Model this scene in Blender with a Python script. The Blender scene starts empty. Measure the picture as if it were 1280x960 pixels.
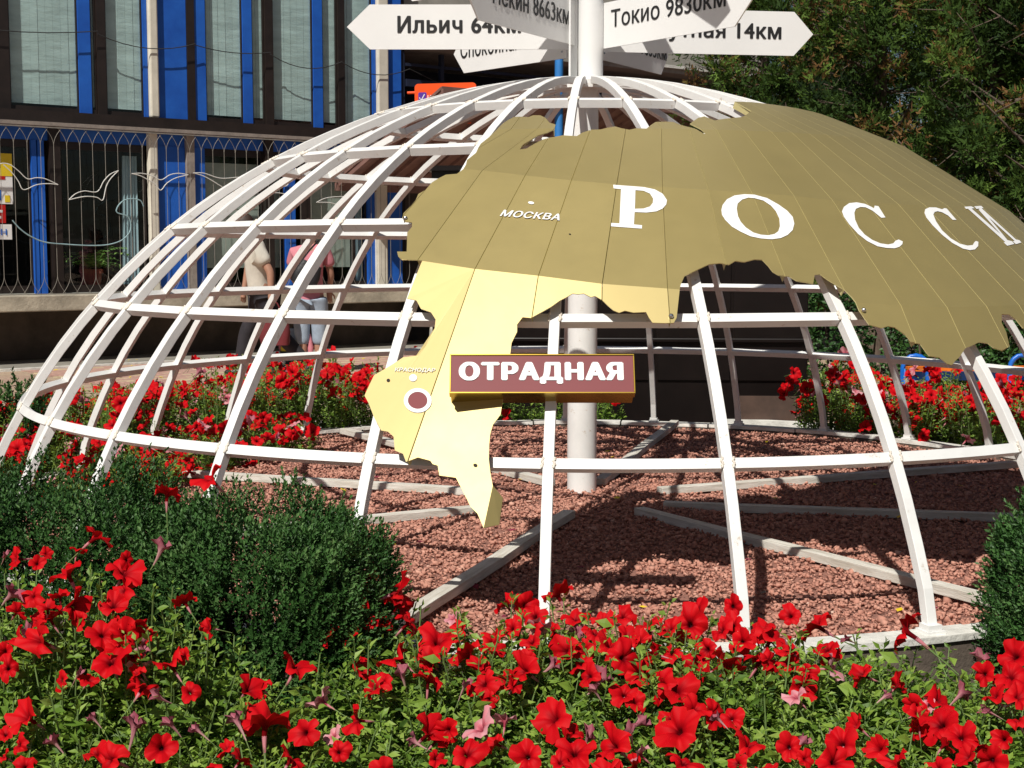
import bpy, bmesh, math, random
import numpy as np
from mathutils import Vector, Matrix
from mathutils.geometry import tessellate_polygon
from mathutils import noise as mnoise
rnd = random.Random(7)
C = bpy.context.scene.collection
SC = bpy.context.scene
# ------------------------------------------------------------ camera, sky, sun, exposure
CAM_POS = Vector((0.0, -7.3, 1.2309))
YAW, PITCH = 0.049876, 0.0935077
cam_d = bpy.data.cameras.new('camera')
cam_d.sensor_width = 36.0
cam_d.lens = 1766.09 / 1280 * 36
cam_d.clip_start = 0.05
cam_d.clip_end = 5000
cam = bpy.data.objects.new('camera', cam_d)
cam.location = CAM_POS
cam.rotation_euler = (math.pi / 2 - PITCH, 0, YAW)
C.objects.link(cam)
SC.camera = cam
SUN_VEC = Vector((-0.31, -0.79, 1.0)).normalized()        # towards the sun
sun_el = math.asin(SUN_VEC.z)
sun_az = math.atan2(SUN_VEC.x, SUN_VEC.y)
world = bpy.data.worlds.new('World')
SC.world = world
world.use_nodes = True
wn = world.node_tree
bg = wn.nodes['Background']
sky = wn.nodes.new('ShaderNodeTexSky')
sky.sky_type = 'NISHITA'
sky.sun_disc = False
sky.sun_elevation = sun_el
sky.sun_rotation = sun_az
wn.links.new(sky.outputs[0], bg.inputs[0])
bg.inputs[1].default_value = 0.036
sl = bpy.data.lights.new('sun', 'SUN')
sl.energy = 5.0
sl.angle = math.radians(0.5)
sl.color = (1.0, 0.955, 0.88)
sun = bpy.data.objects.new('sun', sl)
sun.rotation_euler = SUN_VEC.to_track_quat('Z', 'Y').to_euler()
C.objects.link(sun)
SC.view_settings.view_transform = 'Standard'
SC.view_settings.look = 'None'
SC.view_settings.exposure = 0.0
SC.view_settings.gamma = 1.0
SC.cycles.max_bounces = 8
SC.cycles.transparent_max_bounces = 16

# ------------------------------------------------------------ materials
def newmat(name):
    m = bpy.data.materials.new(name); m.use_nodes = True
    return m, m.node_tree, m.node_tree.nodes['Principled BSDF']
def noise_node(nt, scale, detail=4, rough=0.6, coord='Object', sx=1, sy=1, sz=1):
    tc = nt.nodes.new('ShaderNodeTexCoord'); mp = nt.nodes.new('ShaderNodeMapping')
    mp.inputs['Scale'].default_value = (sx, sy, sz)
    n = nt.nodes.new('ShaderNodeTexNoise'); n.inputs['Scale'].default_value = scale
    n.inputs['Detail'].default_value = detail; n.inputs['Roughness'].default_value = rough
    nt.links.new(tc.outputs[coord], mp.inputs[0]); nt.links.new(mp.outputs[0], n.inputs['Vector'])
    return n
def ramp(nt, src, stops):
    r = nt.nodes.new('ShaderNodeValToRGB'); e = r.color_ramp.elements
    while len(e) < len(stops): e.new(0.5)
    for k, (p, c) in enumerate(stops):
        e[k].position = p; e[k].color = (c[0], c[1], c[2], 1)
    nt.links.new(src, r.inputs[0]); return r
def mat(name, col, rough=0.7, var=0.15, scale=8, metal=0.0, bump=0.0, bscale=60, spec=0.5, sx=1, sy=1, sz=1, col2=None, stretch=None):
    m, nt, p = newmat(name)
    n = noise_node(nt, scale, 5, 0.65, 'Object', sx, sy, sz)
    a = tuple(c * (1 - var) for c in col); b = col2 or tuple(min(1, c * (1 + var)) for c in col)
    r = ramp(nt, n.outputs[0], [(0.32, a), (0.68, b)])
    nt.links.new(r.outputs[0], p.inputs['Base Color'])
    p.inputs['Roughness'].default_value = rough; p.inputs['Metallic'].default_value = metal
    p.inputs['Specular IOR Level'].default_value = spec
    if bump:
        n2 = noise_node(nt, bscale, 4, 0.6, 'Object', sx, sy, sz)
        bp = nt.nodes.new('ShaderNodeBump'); bp.inputs['Strength'].default_value = bump; bp.inputs['Distance'].default_value = 0.01
        nt.links.new(n2.outputs[0], bp.inputs['Height']); nt.links.new(bp.outputs[0], p.inputs['Normal'])
    return m
def tint_mat(name, stops, rough=0.6, trans=0.0, tcol=None, spec=0.4, attr='tint'):
    """per-piece colour from the mesh attribute, with light coming through thin leaves"""
    m, nt, p = newmat(name)
    at = nt.nodes.new('ShaderNodeAttribute'); at.attribute_name = attr
    oi = nt.nodes.new('ShaderNodeObjectInfo')
    mx = nt.nodes.new('ShaderNodeMath'); mx.operation = 'MULTIPLY_ADD'
    nt.links.new(oi.outputs['Random'], mx.inputs[0]); mx.inputs[1].default_value = 0.12
    nt.links.new(at.outputs['Fac'], mx.inputs[2])
    r = ramp(nt, mx.outputs[0], stops)
    nt.links.new(r.outputs[0], p.inputs['Base Color'])
    p.inputs['Roughness'].default_value = rough
    p.inputs['Specular IOR Level'].default_value = spec
    if trans:
        out = nt.nodes['Material Output']
        tl = nt.nodes.new('ShaderNodeBsdfTranslucent'); ms = nt.nodes.new('ShaderNodeMixShader')
        if tcol: tl.inputs[0].default_value = (*tcol, 1)
        else: nt.links.new(r.outputs[0], tl.inputs[0])
        ms.inputs[0].default_value = trans
        nt.links.new(p.outputs[0], ms.inputs[1]); nt.links.new(tl.outputs[0], ms.inputs[2])
        nt.links.new(ms.outputs[0], out.inputs[0])
    return m
M = {}
M['white_paint'] = mat('white_paint', (0.78, 0.78, 0.76), 0.42, 0.05, 3.0, bump=0.06, bscale=40, spec=0.4)
# rust freckles and grime on the frame paint
def dirty_white():
    m, nt, p = newmat('frame_paint')
    n = noise_node(nt, 2.2, 6, 0.7); r = ramp(nt, n.outputs[0], [(0.3, (0.70, 0.70, 0.68)), (0.6, (0.82, 0.82, 0.80))])
    n2 = noise_node(nt, 23, 5, 0.75); r2 = ramp(nt, n2.outputs[0], [(0.62, (0, 0, 0)), (0.74, (1, 1, 1))])
    mx = nt.nodes.new('ShaderNodeMix'); mx.data_type = 'RGBA'
    nt.links.new(r2.outputs[0], mx.inputs[0]); nt.links.new(r.outputs[0], mx.inputs[6]); mx.inputs[7].default_value = (0.50, 0.40, 0.30, 1)
    nt.links.new(mx.outputs[2], p.inputs['Base Color']); p.inputs['Roughness'].default_value = 0.45
    n3 = noise_node(nt, 35, 3); bp = nt.nodes.new('ShaderNodeBump'); bp.inputs['Strength'].default_value = 0.12; bp.inputs['Distance'].default_value = 0.004
    nt.links.new(n3.outputs[0], bp.inputs['Height']); nt.links.new(bp.outputs[0], p.inputs['Normal'])
    return m
M['frame'] = dirty_white()
M['weld'] = mat('weld_paint', (0.66, 0.60, 0.52), 0.6, 0.3, 30)
M['sign_white'] = mat('sign_white', (0.76, 0.76, 0.75), 0.38, 0.03, 2.5, spec=0.4)
M['sign_black'] = mat('sign_black', (0.012, 0.012, 0.013), 0.5, 0.1)
M['letter_white'] = mat('letter_white', (0.80, 0.80, 0.79), 0.45, 0.02)
def gold():
    m, nt, p = newmat('gold_sheet')
    n = noise_node(nt, 1.6, 5, 0.6); r = ramp(nt, n.outputs[0], [(0.3, (0.43, 0.34, 0.120)), (0.7, (0.475, 0.378, 0.140))])
    nt.links.new(r.outputs[0], p.inputs['Base Color'])
    p.inputs['Metallic'].default_value = 0.58; p.inputs['Coat Weight'].default_value = 1.0; p.inputs['Coat Roughness'].default_value = 0.46
    n4 = noise_node(nt, 1.1, 2, 0.5); bp = nt.nodes.new('ShaderNodeBump'); bp.inputs['Strength'].default_value = 0.22; bp.inputs['Distance'].default_value = 0.05
    nt.links.new(n4.outputs[0], bp.inputs['Height']); nt.links.new(bp.outputs[0], p.inputs['Normal'])
    n2 = noise_node(nt, 9, 4, 0.6); r2 = ramp(nt, n2.outputs[0], [(0.3, (0.47,) * 3), (0.7, (0.52,) * 3)])
    nt.links.new(r2.outputs[0], p.inputs['Roughness'])
    return m
M['gold'] = gold()
M['gold_edge'] = mat('gold_edge', (0.70, 0.62, 0.30), 0.4, 0.05, 8, metal=0.25)
M['brass'] = mat('brass', (0.50, 0.33, 0.055), 0.25, 0.05, 6, metal=1.0)
M['maroon'] = mat('maroon', (0.20, 0.047, 0.052), 0.5, 0.04, 4, spec=0.25)
M['steel'] = mat('steel', (0.6, 0.6, 0.6), 0.25, 0.05, metal=1.0)
M['hole'] = mat('hole', (0.02, 0.016, 0.01), 0.8)
M['batten'] = mat('batten', (0.60, 0.56, 0.47), 0.75, 0.22, 5, bump=0.3, bscale=30, sx=1, sy=9, sz=9, col2=(0.74, 0.72, 0.66))
M['concrete'] = mat('concrete', (0.115, 0.09, 0.07), 0.9, 0.3, 6, bump=0.5, bscale=50)
M['ledge'] = mat('ledge_concrete', (0.40, 0.36, 0.28), 0.9, 0.32, 3.5, bump=0.6, bscale=25)
M['kerb_paint'] = mat('kerb_paint', (0.66, 0.65, 0.60), 0.8, 0.2, 10, bump=0.5, bscale=40)
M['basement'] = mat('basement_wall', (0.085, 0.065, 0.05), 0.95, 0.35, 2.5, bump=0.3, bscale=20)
M['strip'] = mat('grey_strip', (0.24, 0.225, 0.19), 0.9, 0.25, 4, bump=0.3)
M['soil'] = mat('soil', (0.045, 0.03, 0.02), 1.0, 0.4, 20, bump=0.8, bscale=60)
M['gravel_base'] = mat('gravel_base', (0.30, 0.14, 0.105), 1.0, 0.3, 60, bump=1.0, bscale=90)
M['stone'] = tint_mat('lava_stone', [(0.0, (0.34, 0.155, 0.115)), (0.5, (0.50, 0.245, 0.182)), (0.9, (0.60, 0.33, 0.25)), (1.0, (0.68, 0.48, 0.39))], 0.95, spec=0.2)
def blue_wall():
    m, nt, p = newmat('blue_paint')
    n = noise_node(nt, 2.0, 6, 0.65); r = ramp(nt, n.outputs[0], [(0.3, (0.005, 0.075, 0.40)), (0.72, (0.014, 0.13, 0.56))])
    nt.links.new(r.outputs[0], p.inputs['Base Color']); p.inputs['Roughness'].default_value = 0.55
    n3 = noise_node(nt, 2.5, 2, 0.5, 'Object', 1, 1, 1.5); bp = nt.nodes.new('ShaderNodeBump'); bp.inputs['Strength'].default_value = 0.2; bp.inputs['Distance'].default_value = 0.04
    nt.links.new(n3.outputs[0], bp.inputs['Height']); nt.links.new(bp.outputs[0], p.inputs['Normal'])
    return m
M['blue'] = blue_wall()
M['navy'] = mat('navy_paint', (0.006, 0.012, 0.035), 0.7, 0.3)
M['pole_blue'] = mat('pole_blue', (0.03, 0.19, 0.52), 0.45, 0.1)
M['rack_blue'] = mat('rack_blue', (0.01, 0.13, 0.55), 0.35, 0.08)
M['orange'] = mat('orange_paint', (0.75, 0.16, 0.01), 0.5, 0.1)
M['sign_orange'] = mat('sign_orange', (0.85, 0.085, 0.008), 0.35, 0.05)
M['sign_violet'] = mat('sign_violet', (0.09, 0.03, 0.30), 0.4, 0.05)
M['sign_red'] = mat('sign_red', (0.50, 0.012, 0.01), 0.4, 0.05)
M['yellow'] = mat('yellow_print', (0.75, 0.55, 0.02), 0.5, 0.05)
M['brown_metal'] = mat('brown_metal', (0.018, 0.012, 0.010), 0.45, 0.3, 5, bump=0.1)
M['dark_wall'] = mat('dark_wall_brown', (0.007, 0.0045, 0.004), 0.35, 0.3, 3, spec=0.35)
M['sill_dark'] = mat('brown_board', (0.07, 0.04, 0.028), 0.7, 0.3, 6)
M['sill_metal'] = mat('sill_metal', (0.27, 0.23, 0.20), 0.6, 0.25, 7)
M['pipe_white'] = mat('pipe_white', (0.66, 0.62, 0.52), 0.6, 0.12, 4)
M['blind'] = mat('blind_fabric', (0.55, 0.63, 0.63), 0.85, 0.16, 1.6, bump=0.9, bscale=2.6, sx=1, sy=1, sz=4.5)
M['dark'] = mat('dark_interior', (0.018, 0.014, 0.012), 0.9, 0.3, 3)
M['shutter'] = mat('grey_panel', (0.42, 0.43, 0.39), 0.7, 0.15, 3)
M['curtain'] = mat('pale_curtain', (0.40, 0.50, 0.57), 0.85, 0.2, 5, sz=0.3)
M['canopy'] = mat('canopy_brown', (0.21, 0.115, 0.095), 0.6, 0.25, 5)
M['fascia'] = mat('grey_fascia', (0.30, 0.285, 0.25), 0.85, 0.2, 4)
M['grille'] = mat('grille_paint', (0.24, 0.22, 0.19), 0.6, 0.25, 9)
M['ornament'] = mat('ornament_paint', (0.72, 0.72, 0.68), 0.5, 0.08, 9)
M['rope'] = mat('tinsel_blue', (0.28, 0.42, 0.45), 0.6, 0.2)
M['terracotta'] = mat('terracotta', (0.26, 0.05, 0.03), 0.8, 0.15)
M['bark'] = mat('bark', (0.11, 0.08, 0.06), 0.95, 0.35, 14, bump=0.8, bscale=30, sz=0.3)
M['twig'] = mat('twig', (0.22, 0.18, 0.14), 0.9, 0.25, 14)
M['cable'] = mat('cable', (0.02, 0.02, 0.02), 0.7)
M['plaster'] = mat('rough_plaster', (0.52, 0.49, 0.42), 0.95, 0.45, 7, bump=1.0, bscale=16)
M['asphalt'] = mat('far_ground', (0.16, 0.14, 0.12), 0.95, 0.2, 0.6)
M['paver_pink'] = mat('paver_pink', (0.42, 0.25, 0.20), 0.9, 0.22, 9, bump=0.3)
M['paver_sand'] = mat('paver_sand', (0.50, 0.40, 0.25), 0.9, 0.22, 9, bump=0.3)
M['skin'] = mat('skin', (0.40, 0.21, 0.14), 0.55, 0.08, 12)
M['hair'] = mat('hair_dark', (0.045, 0.025, 0.018), 0.6, 0.3, 40)
M['shirt'] = mat('cream_shirt', (0.62, 0.58, 0.50), 0.85, 0.15, 6, bump=1.0, bscale=6, sz=0.6)
M['trousers'] = mat('dark_trousers', (0.022, 0.019, 0.024), 0.85, 0.25, 6, bump=0.6, bscale=9)
M['pink'] = mat('pink_top', (0.60, 0.21, 0.25), 0.85, 0.15, 6, bump=0.6, bscale=9)
M['denim'] = mat('pale_denim', (0.34, 0.41, 0.50), 0.9, 0.15, 9, bump=0.5, bscale=12)
M['black'] = mat('black_leather', (0.012, 0.011, 0.012), 0.4, 0.2, bump=0.3)
M['darkred'] = mat('dark_red_cloth', (0.13, 0.012, 0.016), 0.8, 0.2)
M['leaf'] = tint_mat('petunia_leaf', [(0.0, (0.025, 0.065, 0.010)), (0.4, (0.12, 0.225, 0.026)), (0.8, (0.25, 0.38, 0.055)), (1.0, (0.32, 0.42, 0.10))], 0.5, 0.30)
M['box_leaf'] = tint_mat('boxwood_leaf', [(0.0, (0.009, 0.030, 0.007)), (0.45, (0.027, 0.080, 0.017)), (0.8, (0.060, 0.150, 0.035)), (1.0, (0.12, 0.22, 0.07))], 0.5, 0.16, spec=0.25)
M['conifer'] = tint_mat('conifer_spray', [(0.0, (0.008, 0.020, 0.006)), (0.4, (0.042, 0.085, 0.014)), (0.70, (0.12, 0.20, 0.032)), (0.78, (0.17, 0.085, 0.03)), (1.0, (0.24, 0.14, 0.06))], 0.75, 0.22, spec=0.2)
M['hedge_leaf'] = tint_mat('hedge_leaf', [(0.0, (0.012, 0.04, 0.010)), (0.5, (0.035, 0.10, 0.02)), (1.0, (0.08, 0.18, 0.04))], 0.5, 0.2)
M['fern_leaf'] = tint_mat('fern_leaf', [(0.0, (0.07, 0.17, 0.02)), (1.0, (0.24, 0.40, 0.09))], 0.6, 0.3)
M['petal'] = tint_mat('petal_red', [(0.0, (0.05, 0.0, 0.003)), (0.25, (0.34, 0.001, 0.005)), (0.7, (0.56, 0.002, 0.007)), (1.0, (0.64, 0.010, 0.012))], 0.6, 0.22, spec=0.12)
M['petal_pink'] = tint_mat('petal_pink', [(0.0, (0.30, 0.02, 0.05)), (0.5, (0.62, 0.16, 0.20)), (1.0, (0.75, 0.42, 0.45))], 0.65, 0.25, spec=0.25)
M['petal_dry'] = tint_mat('petal_dry', [(0.0, (0.22, 0.02, 0.05)), (0.45, (0.46, 0.16, 0.20)), (1.0, (0.62, 0.46, 0.38))], 0.8, 0.2, spec=0.2)
M['stem'] = mat('green_stem', (0.12, 0.19, 0.05), 0.7, 0.2)
def glass():
    m, nt, p = newmat('window_glass')
    out = nt.nodes['Material Output']; tr = nt.nodes.new('ShaderNodeBsdfTransparent'); tr.inputs[0].default_value = (0.93, 0.975, 0.965, 1)
    gl = nt.nodes.new('ShaderNodeBsdfGlossy'); gl.inputs['Roughness'].default_value = 0.03
    n = noise_node(nt, 1.5, 2, 0.5, 'Object', 1, 1, 2.5); bp = nt.nodes.new('ShaderNodeBump'); bp.inputs['Strength'].default_value = 0.25; bp.inputs['Distance'].default_value = 0.02
    nt.links.new(n.outputs[0], bp.inputs['Height']); nt.links.new(bp.outputs[0], gl.inputs['Normal'])
    lw = nt.nodes.new('ShaderNodeLayerWeight'); lw.inputs[0].default_value = 0.5
    pw = nt.nodes.new('ShaderNodeMath'); pw.operation = 'POWER'; pw.inputs[1].default_value = 5; nt.links.new(lw.outputs['Facing'], pw.inputs[0])
    fr = nt.nodes.new('ShaderNodeMath'); fr.operation = 'MULTIPLY_ADD'; fr.inputs[1].default_value = 0.6; fr.inputs[2].default_value = 0.03; nt.links.new(pw.outputs[0], fr.inputs[0])
    ms = nt.nodes.new('ShaderNodeMixShader')
    nt.links.new(fr.outputs[0], ms.inputs[0]); nt.links.new(tr.outputs[0], ms.inputs[1]); nt.links.new(gl.outputs[0], ms.inputs[2])
    nt.links.new(ms.outputs[0], out.inputs[0]); return m
M['glass'] = glass()
def pavement_mat():
    m, nt, p = newmat('pavement_joint')
    n = noise_node(nt, 3, 5); r = ramp(nt, n.outputs[0], [(0.3, (0.22, 0.15, 0.115)), (0.7, (0.36, 0.25, 0.19))])
    tc = nt.nodes.new('ShaderNodeTexCoord'); mp = nt.nodes.new('ShaderNodeMapping'); mp.inputs['Rotation'].default_value = (0, 0, -0.7151)
    br = nt.nodes.new('ShaderNodeTexBrick'); br.inputs['Scale'].default_value = 1.0
    br.inputs['Brick Width'].default_value = 0.2; br.inputs['Row Height'].default_value = 0.1; br.inputs['Mortar Size'].default_value = 0.004
    br.inputs['Color1'].default_value = (0.42, 0.26, 0.20, 1); br.inputs['Color2'].default_value = (0.50, 0.40, 0.26, 1); br.inputs['Mortar'].default_value = (0.14, 0.10, 0.08, 1)
    nt.links.new(tc.outputs['Object'], mp.inputs[0]); nt.links.new(mp.outputs[0], br.inputs['Vector'])
    mx = nt.nodes.new('ShaderNodeMix'); mx.data_type = 'RGBA'; mx.inputs[0].default_value = 0.35
    nt.links.new(br.outputs[0], mx.inputs[6]); nt.links.new(r.outputs[0], mx.inputs[7])
    nt.links.new(mx.outputs[2], p.inputs['Base Color']); p.inputs['Roughness'].default_value = 0.9
    return m
M['pavement'] = pavement_mat()

# ------------------------------------------------------------ helpers
def empty(name, loc=(0, 0, 0), rz=0.0):
    o = bpy.data.objects.new(name, None); o.location = loc; o.rotation_euler = (0, 0, rz); o.empty_display_size = 0.1
    C.objects.link(o); return o
def tag(o, label, cat, group=None):
    o['label'] = label; o['category'] = cat
    if group: o['group'] = group
    return o
def thing(name, label, cat, loc=(0, 0, 0), rz=0.0, group=None):
    return tag(empty(name, loc, rz), label, cat, group)
def link(name, me, parent=None, mats=None):
    o = bpy.data.objects.new(name, me); C.objects.link(o)
    if parent is not None: o.parent = parent
    return o
def mesh(name, verts, faces, mats, smooth=False, idx=None, tint=None):
    if smooth:                                             # end caps get corners of their own, so that they do not bend the side's shading
        verts = list(verts); faces = list(faces); tint = list(tint) if tint is not None else None
        for k, f in enumerate(faces):
            if len(f) > 4:
                b = len(verts); verts += [verts[q] for q in f]; faces[k] = tuple(range(b, b + len(f)))
                if tint is not None: tint += [tint[q] for q in f]
    me = bpy.data.meshes.new(name); me.from_pydata([tuple(v) for v in verts], [], faces)
    for m in (mats if isinstance(mats, (list, tuple)) else [mats]): me.materials.append(m)
    if idx is not None: me.polygons.foreach_set('material_index', idx)
    if smooth: me.polygons.foreach_set('use_smooth', [len(f) <= 4 for f in faces])
    if tint is not None:
        a = me.attributes.new('tint', 'FLOAT', 'POINT'); a.data.foreach_set('value', tint)
    me.update(); return me
class MB:
    def __init__(s): s.v = []; s.f = []; s.t = []; s.i = []
    def add(s, v, f, t=0.5, i=0):
        b = len(s.v); s.v += [tuple(q) for q in v]; s.f += [tuple(k + b for k in q) for q in f]
        s.t += ([t] * len(v) if isinstance(t, (int, float)) else list(t)); s.i += [i] * len(f)
    def box(s, x0, x1, y0, y1, z0, z1, i=0):
        s.add([(x0, y0, z0), (x1, y0, z0), (x1, y1, z0), (x0, y1, z0), (x0, y0, z1), (x1, y0, z1), (x1, y1, z1), (x0, y1, z1)],
              [(0, 3, 2, 1), (4, 5, 6, 7), (0, 1, 5, 4), (1, 2, 6, 5), (2, 3, 7, 6), (3, 0, 4, 7)], 0.5, i)
    def sweep(s, pts, ups, w, h, closed=False, cap=True):
        """square bar of width w, depth h along pts; ups is the outward direction at each point"""
        n = len(pts); V = []
        for k in range(n):
            a = pts[k - 1] if k else pts[0]; b = pts[k + 1] if k < n - 1 else pts[-1]
            t = (Vector(b) - Vector(a)).normalized(); u = Vector(ups[k] if isinstance(ups, list) else ups)
            sd = t.cross(u).normalized(); u = sd.cross(t).normalized(); p = Vector(pts[k])
            V += [p + sd * w / 2 + u * h / 2, p - sd * w / 2 + u * h / 2, p - sd * w / 2 - u * h / 2, p + sd * w / 2 - u * h / 2]
        F = []
        for k in range(n - 1):
            for q in range(4): F.append((4 * k + q, 4 * k + (q + 1) % 4, 4 * k + 4 + (q + 1) % 4, 4 * k + 4 + q))
        if cap: F += [(3, 2, 1, 0), (4 * n - 4, 4 * n - 3, 4 * n - 2, 4 * n - 1)]
        s.add(V, F)
    def tube(s, pts, r, seg=6, t=0.5, i=0):
        n = len(pts); V = []; pts = [Vector(p) for p in pts]; ref = Vector((0.31, 0.17, 0.93))
        for k in range(n):
            a = pts[max(0, k - 1)]; b = pts[min(n - 1, k + 1)]; d = (b - a).normalized()
            if abs(d.dot(ref)) > 0.95: ref = Vector((0.9, 0.3, 0.1))
            u = d.cross(ref).normalized(); w = d.cross(u); rr = r[k] if isinstance(r, (list, tuple)) else r
            V += [pts[k] + (u * math.cos(2 * math.pi * q / seg) + w * math.sin(2 * math.pi * q / seg)) * rr for q in range(seg)]
        F = [(k * seg + q, k * seg + (q + 1) % seg, (k + 1) * seg + (q + 1) % seg, (k + 1) * seg + q) for k in range(n - 1) for q in range(seg)]
        F += [tuple(range(seg))[::-1], tuple((n - 1) * seg + q for q in range(seg))]
        s.add(V, F, t, i)
    def lathe(s, prof, seg=24, loc=(0, 0, 0), t=0.5, i=0):
        n = len(prof); V = [(loc[0] + r * math.cos(2 * math.pi * q / seg), loc[1] + r * math.sin(2 * math.pi * q / seg), loc[2] + z) for r, z in prof for q in range(seg)]
        F = [(k * seg + q, k * seg + (q + 1) % seg, (k + 1) * seg + (q + 1) % seg, (k + 1) * seg + q) for k in range(n - 1) for q in range(seg)]
        F += [tuple(range(seg))[::-1], tuple((n - 1) * seg + q for q in range(seg))]
        s.add(V, F, t, i)
    def mesh(s, name, mats, smooth=False, tint=False):
        return mesh(name, s.v, s.f, mats, smooth, s.i if any(s.i) else None, s.t if tint else None)
    def obj(s, name, mats, parent=None, smooth=False, tint=False, bevel=0.0):
        o = link(name, s.mesh(name, mats, smooth, tint), parent)
        if bevel:
            b = o.modifiers.new('bevel', 'BEVEL'); b.width = bevel; b.segments = 2; b.limit_method = 'ANGLE'
        return o
def struct(o):
    o['kind'] = 'structure'; return o
def stuff(o):
    o['kind'] = 'stuff'; return o
GLYPH = {}
def raw_text(body):
    """outlines of a piece of text, filled slab by slab with the non-zero winding rule"""
    c = bpy.data.curves.new('lettering', 'FONT'); c.body = body; c.size = 1.0
    o = bpy.data.objects.new('lettering', c); C.objects.link(o)
    ev = o.evaluated_get(bpy.context.evaluated_depsgraph_get()); cu = ev.to_curve(bpy.context.evaluated_depsgraph_get()); E = []
    for sp in cu.splines:
        P = []; bp = sp.bezier_points; n = len(bp)
        for k in range(n):
            a, b = bp[k], bp[(k + 1) % n]; p0, p1, p2, p3 = a.co, a.handle_right, b.handle_left, b.co
            d = (p3 - p0).length; straight = d < 1e-6 or ((p1 - p0).cross(p3 - p0).length < 1e-4 * d and (p2 - p0).cross(p3 - p0).length < 1e-4 * d)
            for q in range(1 if straight else 4):
                t = q / 4; P.append(p0 * (1 - t) ** 3 + p1 * 3 * t * (1 - t) ** 2 + p2 * 3 * t * t * (1 - t) + p3 * t ** 3)
        P = [(round(p.x, 4), round(p.y, 4)) for p in P]
        E += [(P[k], P[(k + 1) % len(P)]) for k in range(len(P)) if P[k][1] != P[(k + 1) % len(P)][1]]
    ev.to_curve_clear(); bpy.data.objects.remove(o); bpy.data.curves.remove(c)
    ys = sorted({p[1] for e in E for p in e}); yy = ys[:1]
    for y in ys:
        if y - yy[-1] > 0.0035: yy.append(y)
    V = []; F = []
    for y0, y1 in zip(yy, yy[1:]):
        ym = (y0 + y1) / 2; X = []
        for (a, b) in E:
            lo, hi = (a, b) if a[1] < b[1] else (b, a)
            if lo[1] <= ym < hi[1]:
                g = lambda y: lo[0] + (hi[0] - lo[0]) * (min(max(y, lo[1]), hi[1]) - lo[1]) / (hi[1] - lo[1])
                X.append((g(ym), g(y0), g(y1), 1 if a[1] < b[1] else -1))
        X.sort(); w = 0
        for k, x in enumerate(X):
            if w == 0: st_ = x
            w += x[3]
            if w == 0:
                b = len(V); V += [(st_[1], y0), (x[1], y0), (x[2], y1), (st_[2], y1)]; F.append((b, b + 1, b + 2, b + 3))
    return V, F
def glyph(ch):
    if ch not in GLYPH:
        v, f = raw_text(ch) if ch != ' ' else ([], [])
        a, b = raw_text('Н' + ch + 'Н')[0], raw_text('НН')[0]
        GLYPH[ch] = (v, f, max(q[0] for q in a) - max(q[0] for q in b))
    return GLYPH[ch]
def text_mesh(body, bold=0.0):
    """lettering built glyph by glyph; boldness by overlaying shifted copies (third value lifts each copy a hair)"""
    sh = [(0, 0)] + ([(bold, 0), (-bold, 0), (bold * .5, bold * .45), (-bold * .5, bold * .45), (bold * .5, -bold * .45), (-bold * .5, -bold * .45)] if bold else [])
    V = []; F = []; x0 = 0.0
    for ch in body:
        v, f, adv = glyph(ch)
        for k, (dx, dy) in enumerate(sh):
            b = len(V); V += [(x0 + x + dx, y + dy, k * 0.00025) for x, y in v]; F += [tuple(q + b for q in p) for p in f]
        x0 += adv + 1.6 * bold * 0.7
    return V, F
def fit_text(body, x0, x1, y0, cap, bold=0.0):
    """text scaled so that it spans x0..x1 with capitals cap high above the baseline y0"""
    v, f = text_mesh(body, bold); a = min(q[0] for q in v); b = max(q[0] for q in v)
    sx = (x1 - x0) / (b - a); sy = cap / 0.727
    return [(x0 + (q[0] - a) * sx, y0 + q[1] * sy, q[2]) for q in v], f

# ------------------------------------------------------------ ground
def disc(name, r0, r1, z, m, seg=96, cx=0, cy=0):
    V = []; F = []
    if r0 == 0:
        V = [(cx + r1 * math.cos(2 * math.pi * k / seg), cy + r1 * math.sin(2 * math.pi * k / seg), z) for k in range(seg)]; F = [tuple(range(seg))]
    else:
        for r in (r0, r1): V += [(cx + r * math.cos(2 * math.pi * k / seg), cy + r * math.sin(2 * math.pi * k / seg), z) for k in range(seg)]
        F = [(k, seg + k, seg + (k + 1) % seg, (k + 1) % seg) for k in range(seg)]
    return struct(link(name, mesh(name, V, F, m)))
g = MB(); g.add([(-3000, -3000, -0.2), (3000, -3000, -0.2), (3000, 3000, -0.2), (-3000, 3000, -0.2)], [(0, 1, 2, 3)])
struct(g.obj('ground', M['asphalt']))
disc('pavement', 4.25, 70, -0.11, M['pavement'], 128, 0, -0.25)
disc('soil', 2.9, 4.27, -0.15, M['soil'], 96, 0, -0.25)
e = MB()
for k in range(96):
    a = 2 * math.pi * k / 96; b = 2 * math.pi * (k + 1) / 96
    q = [(r * math.cos(t), -0.25 + r * math.sin(t), z) for z in (-0.18, -0.085) for t in (a, b) for r in (4.24, 4.32)]
    e.add(q, [(4, 5, 7, 6), (0, 4, 6, 2), (1, 3, 7, 5)])
struct(e.obj('bed_edging', M['kerb_paint']))

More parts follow.
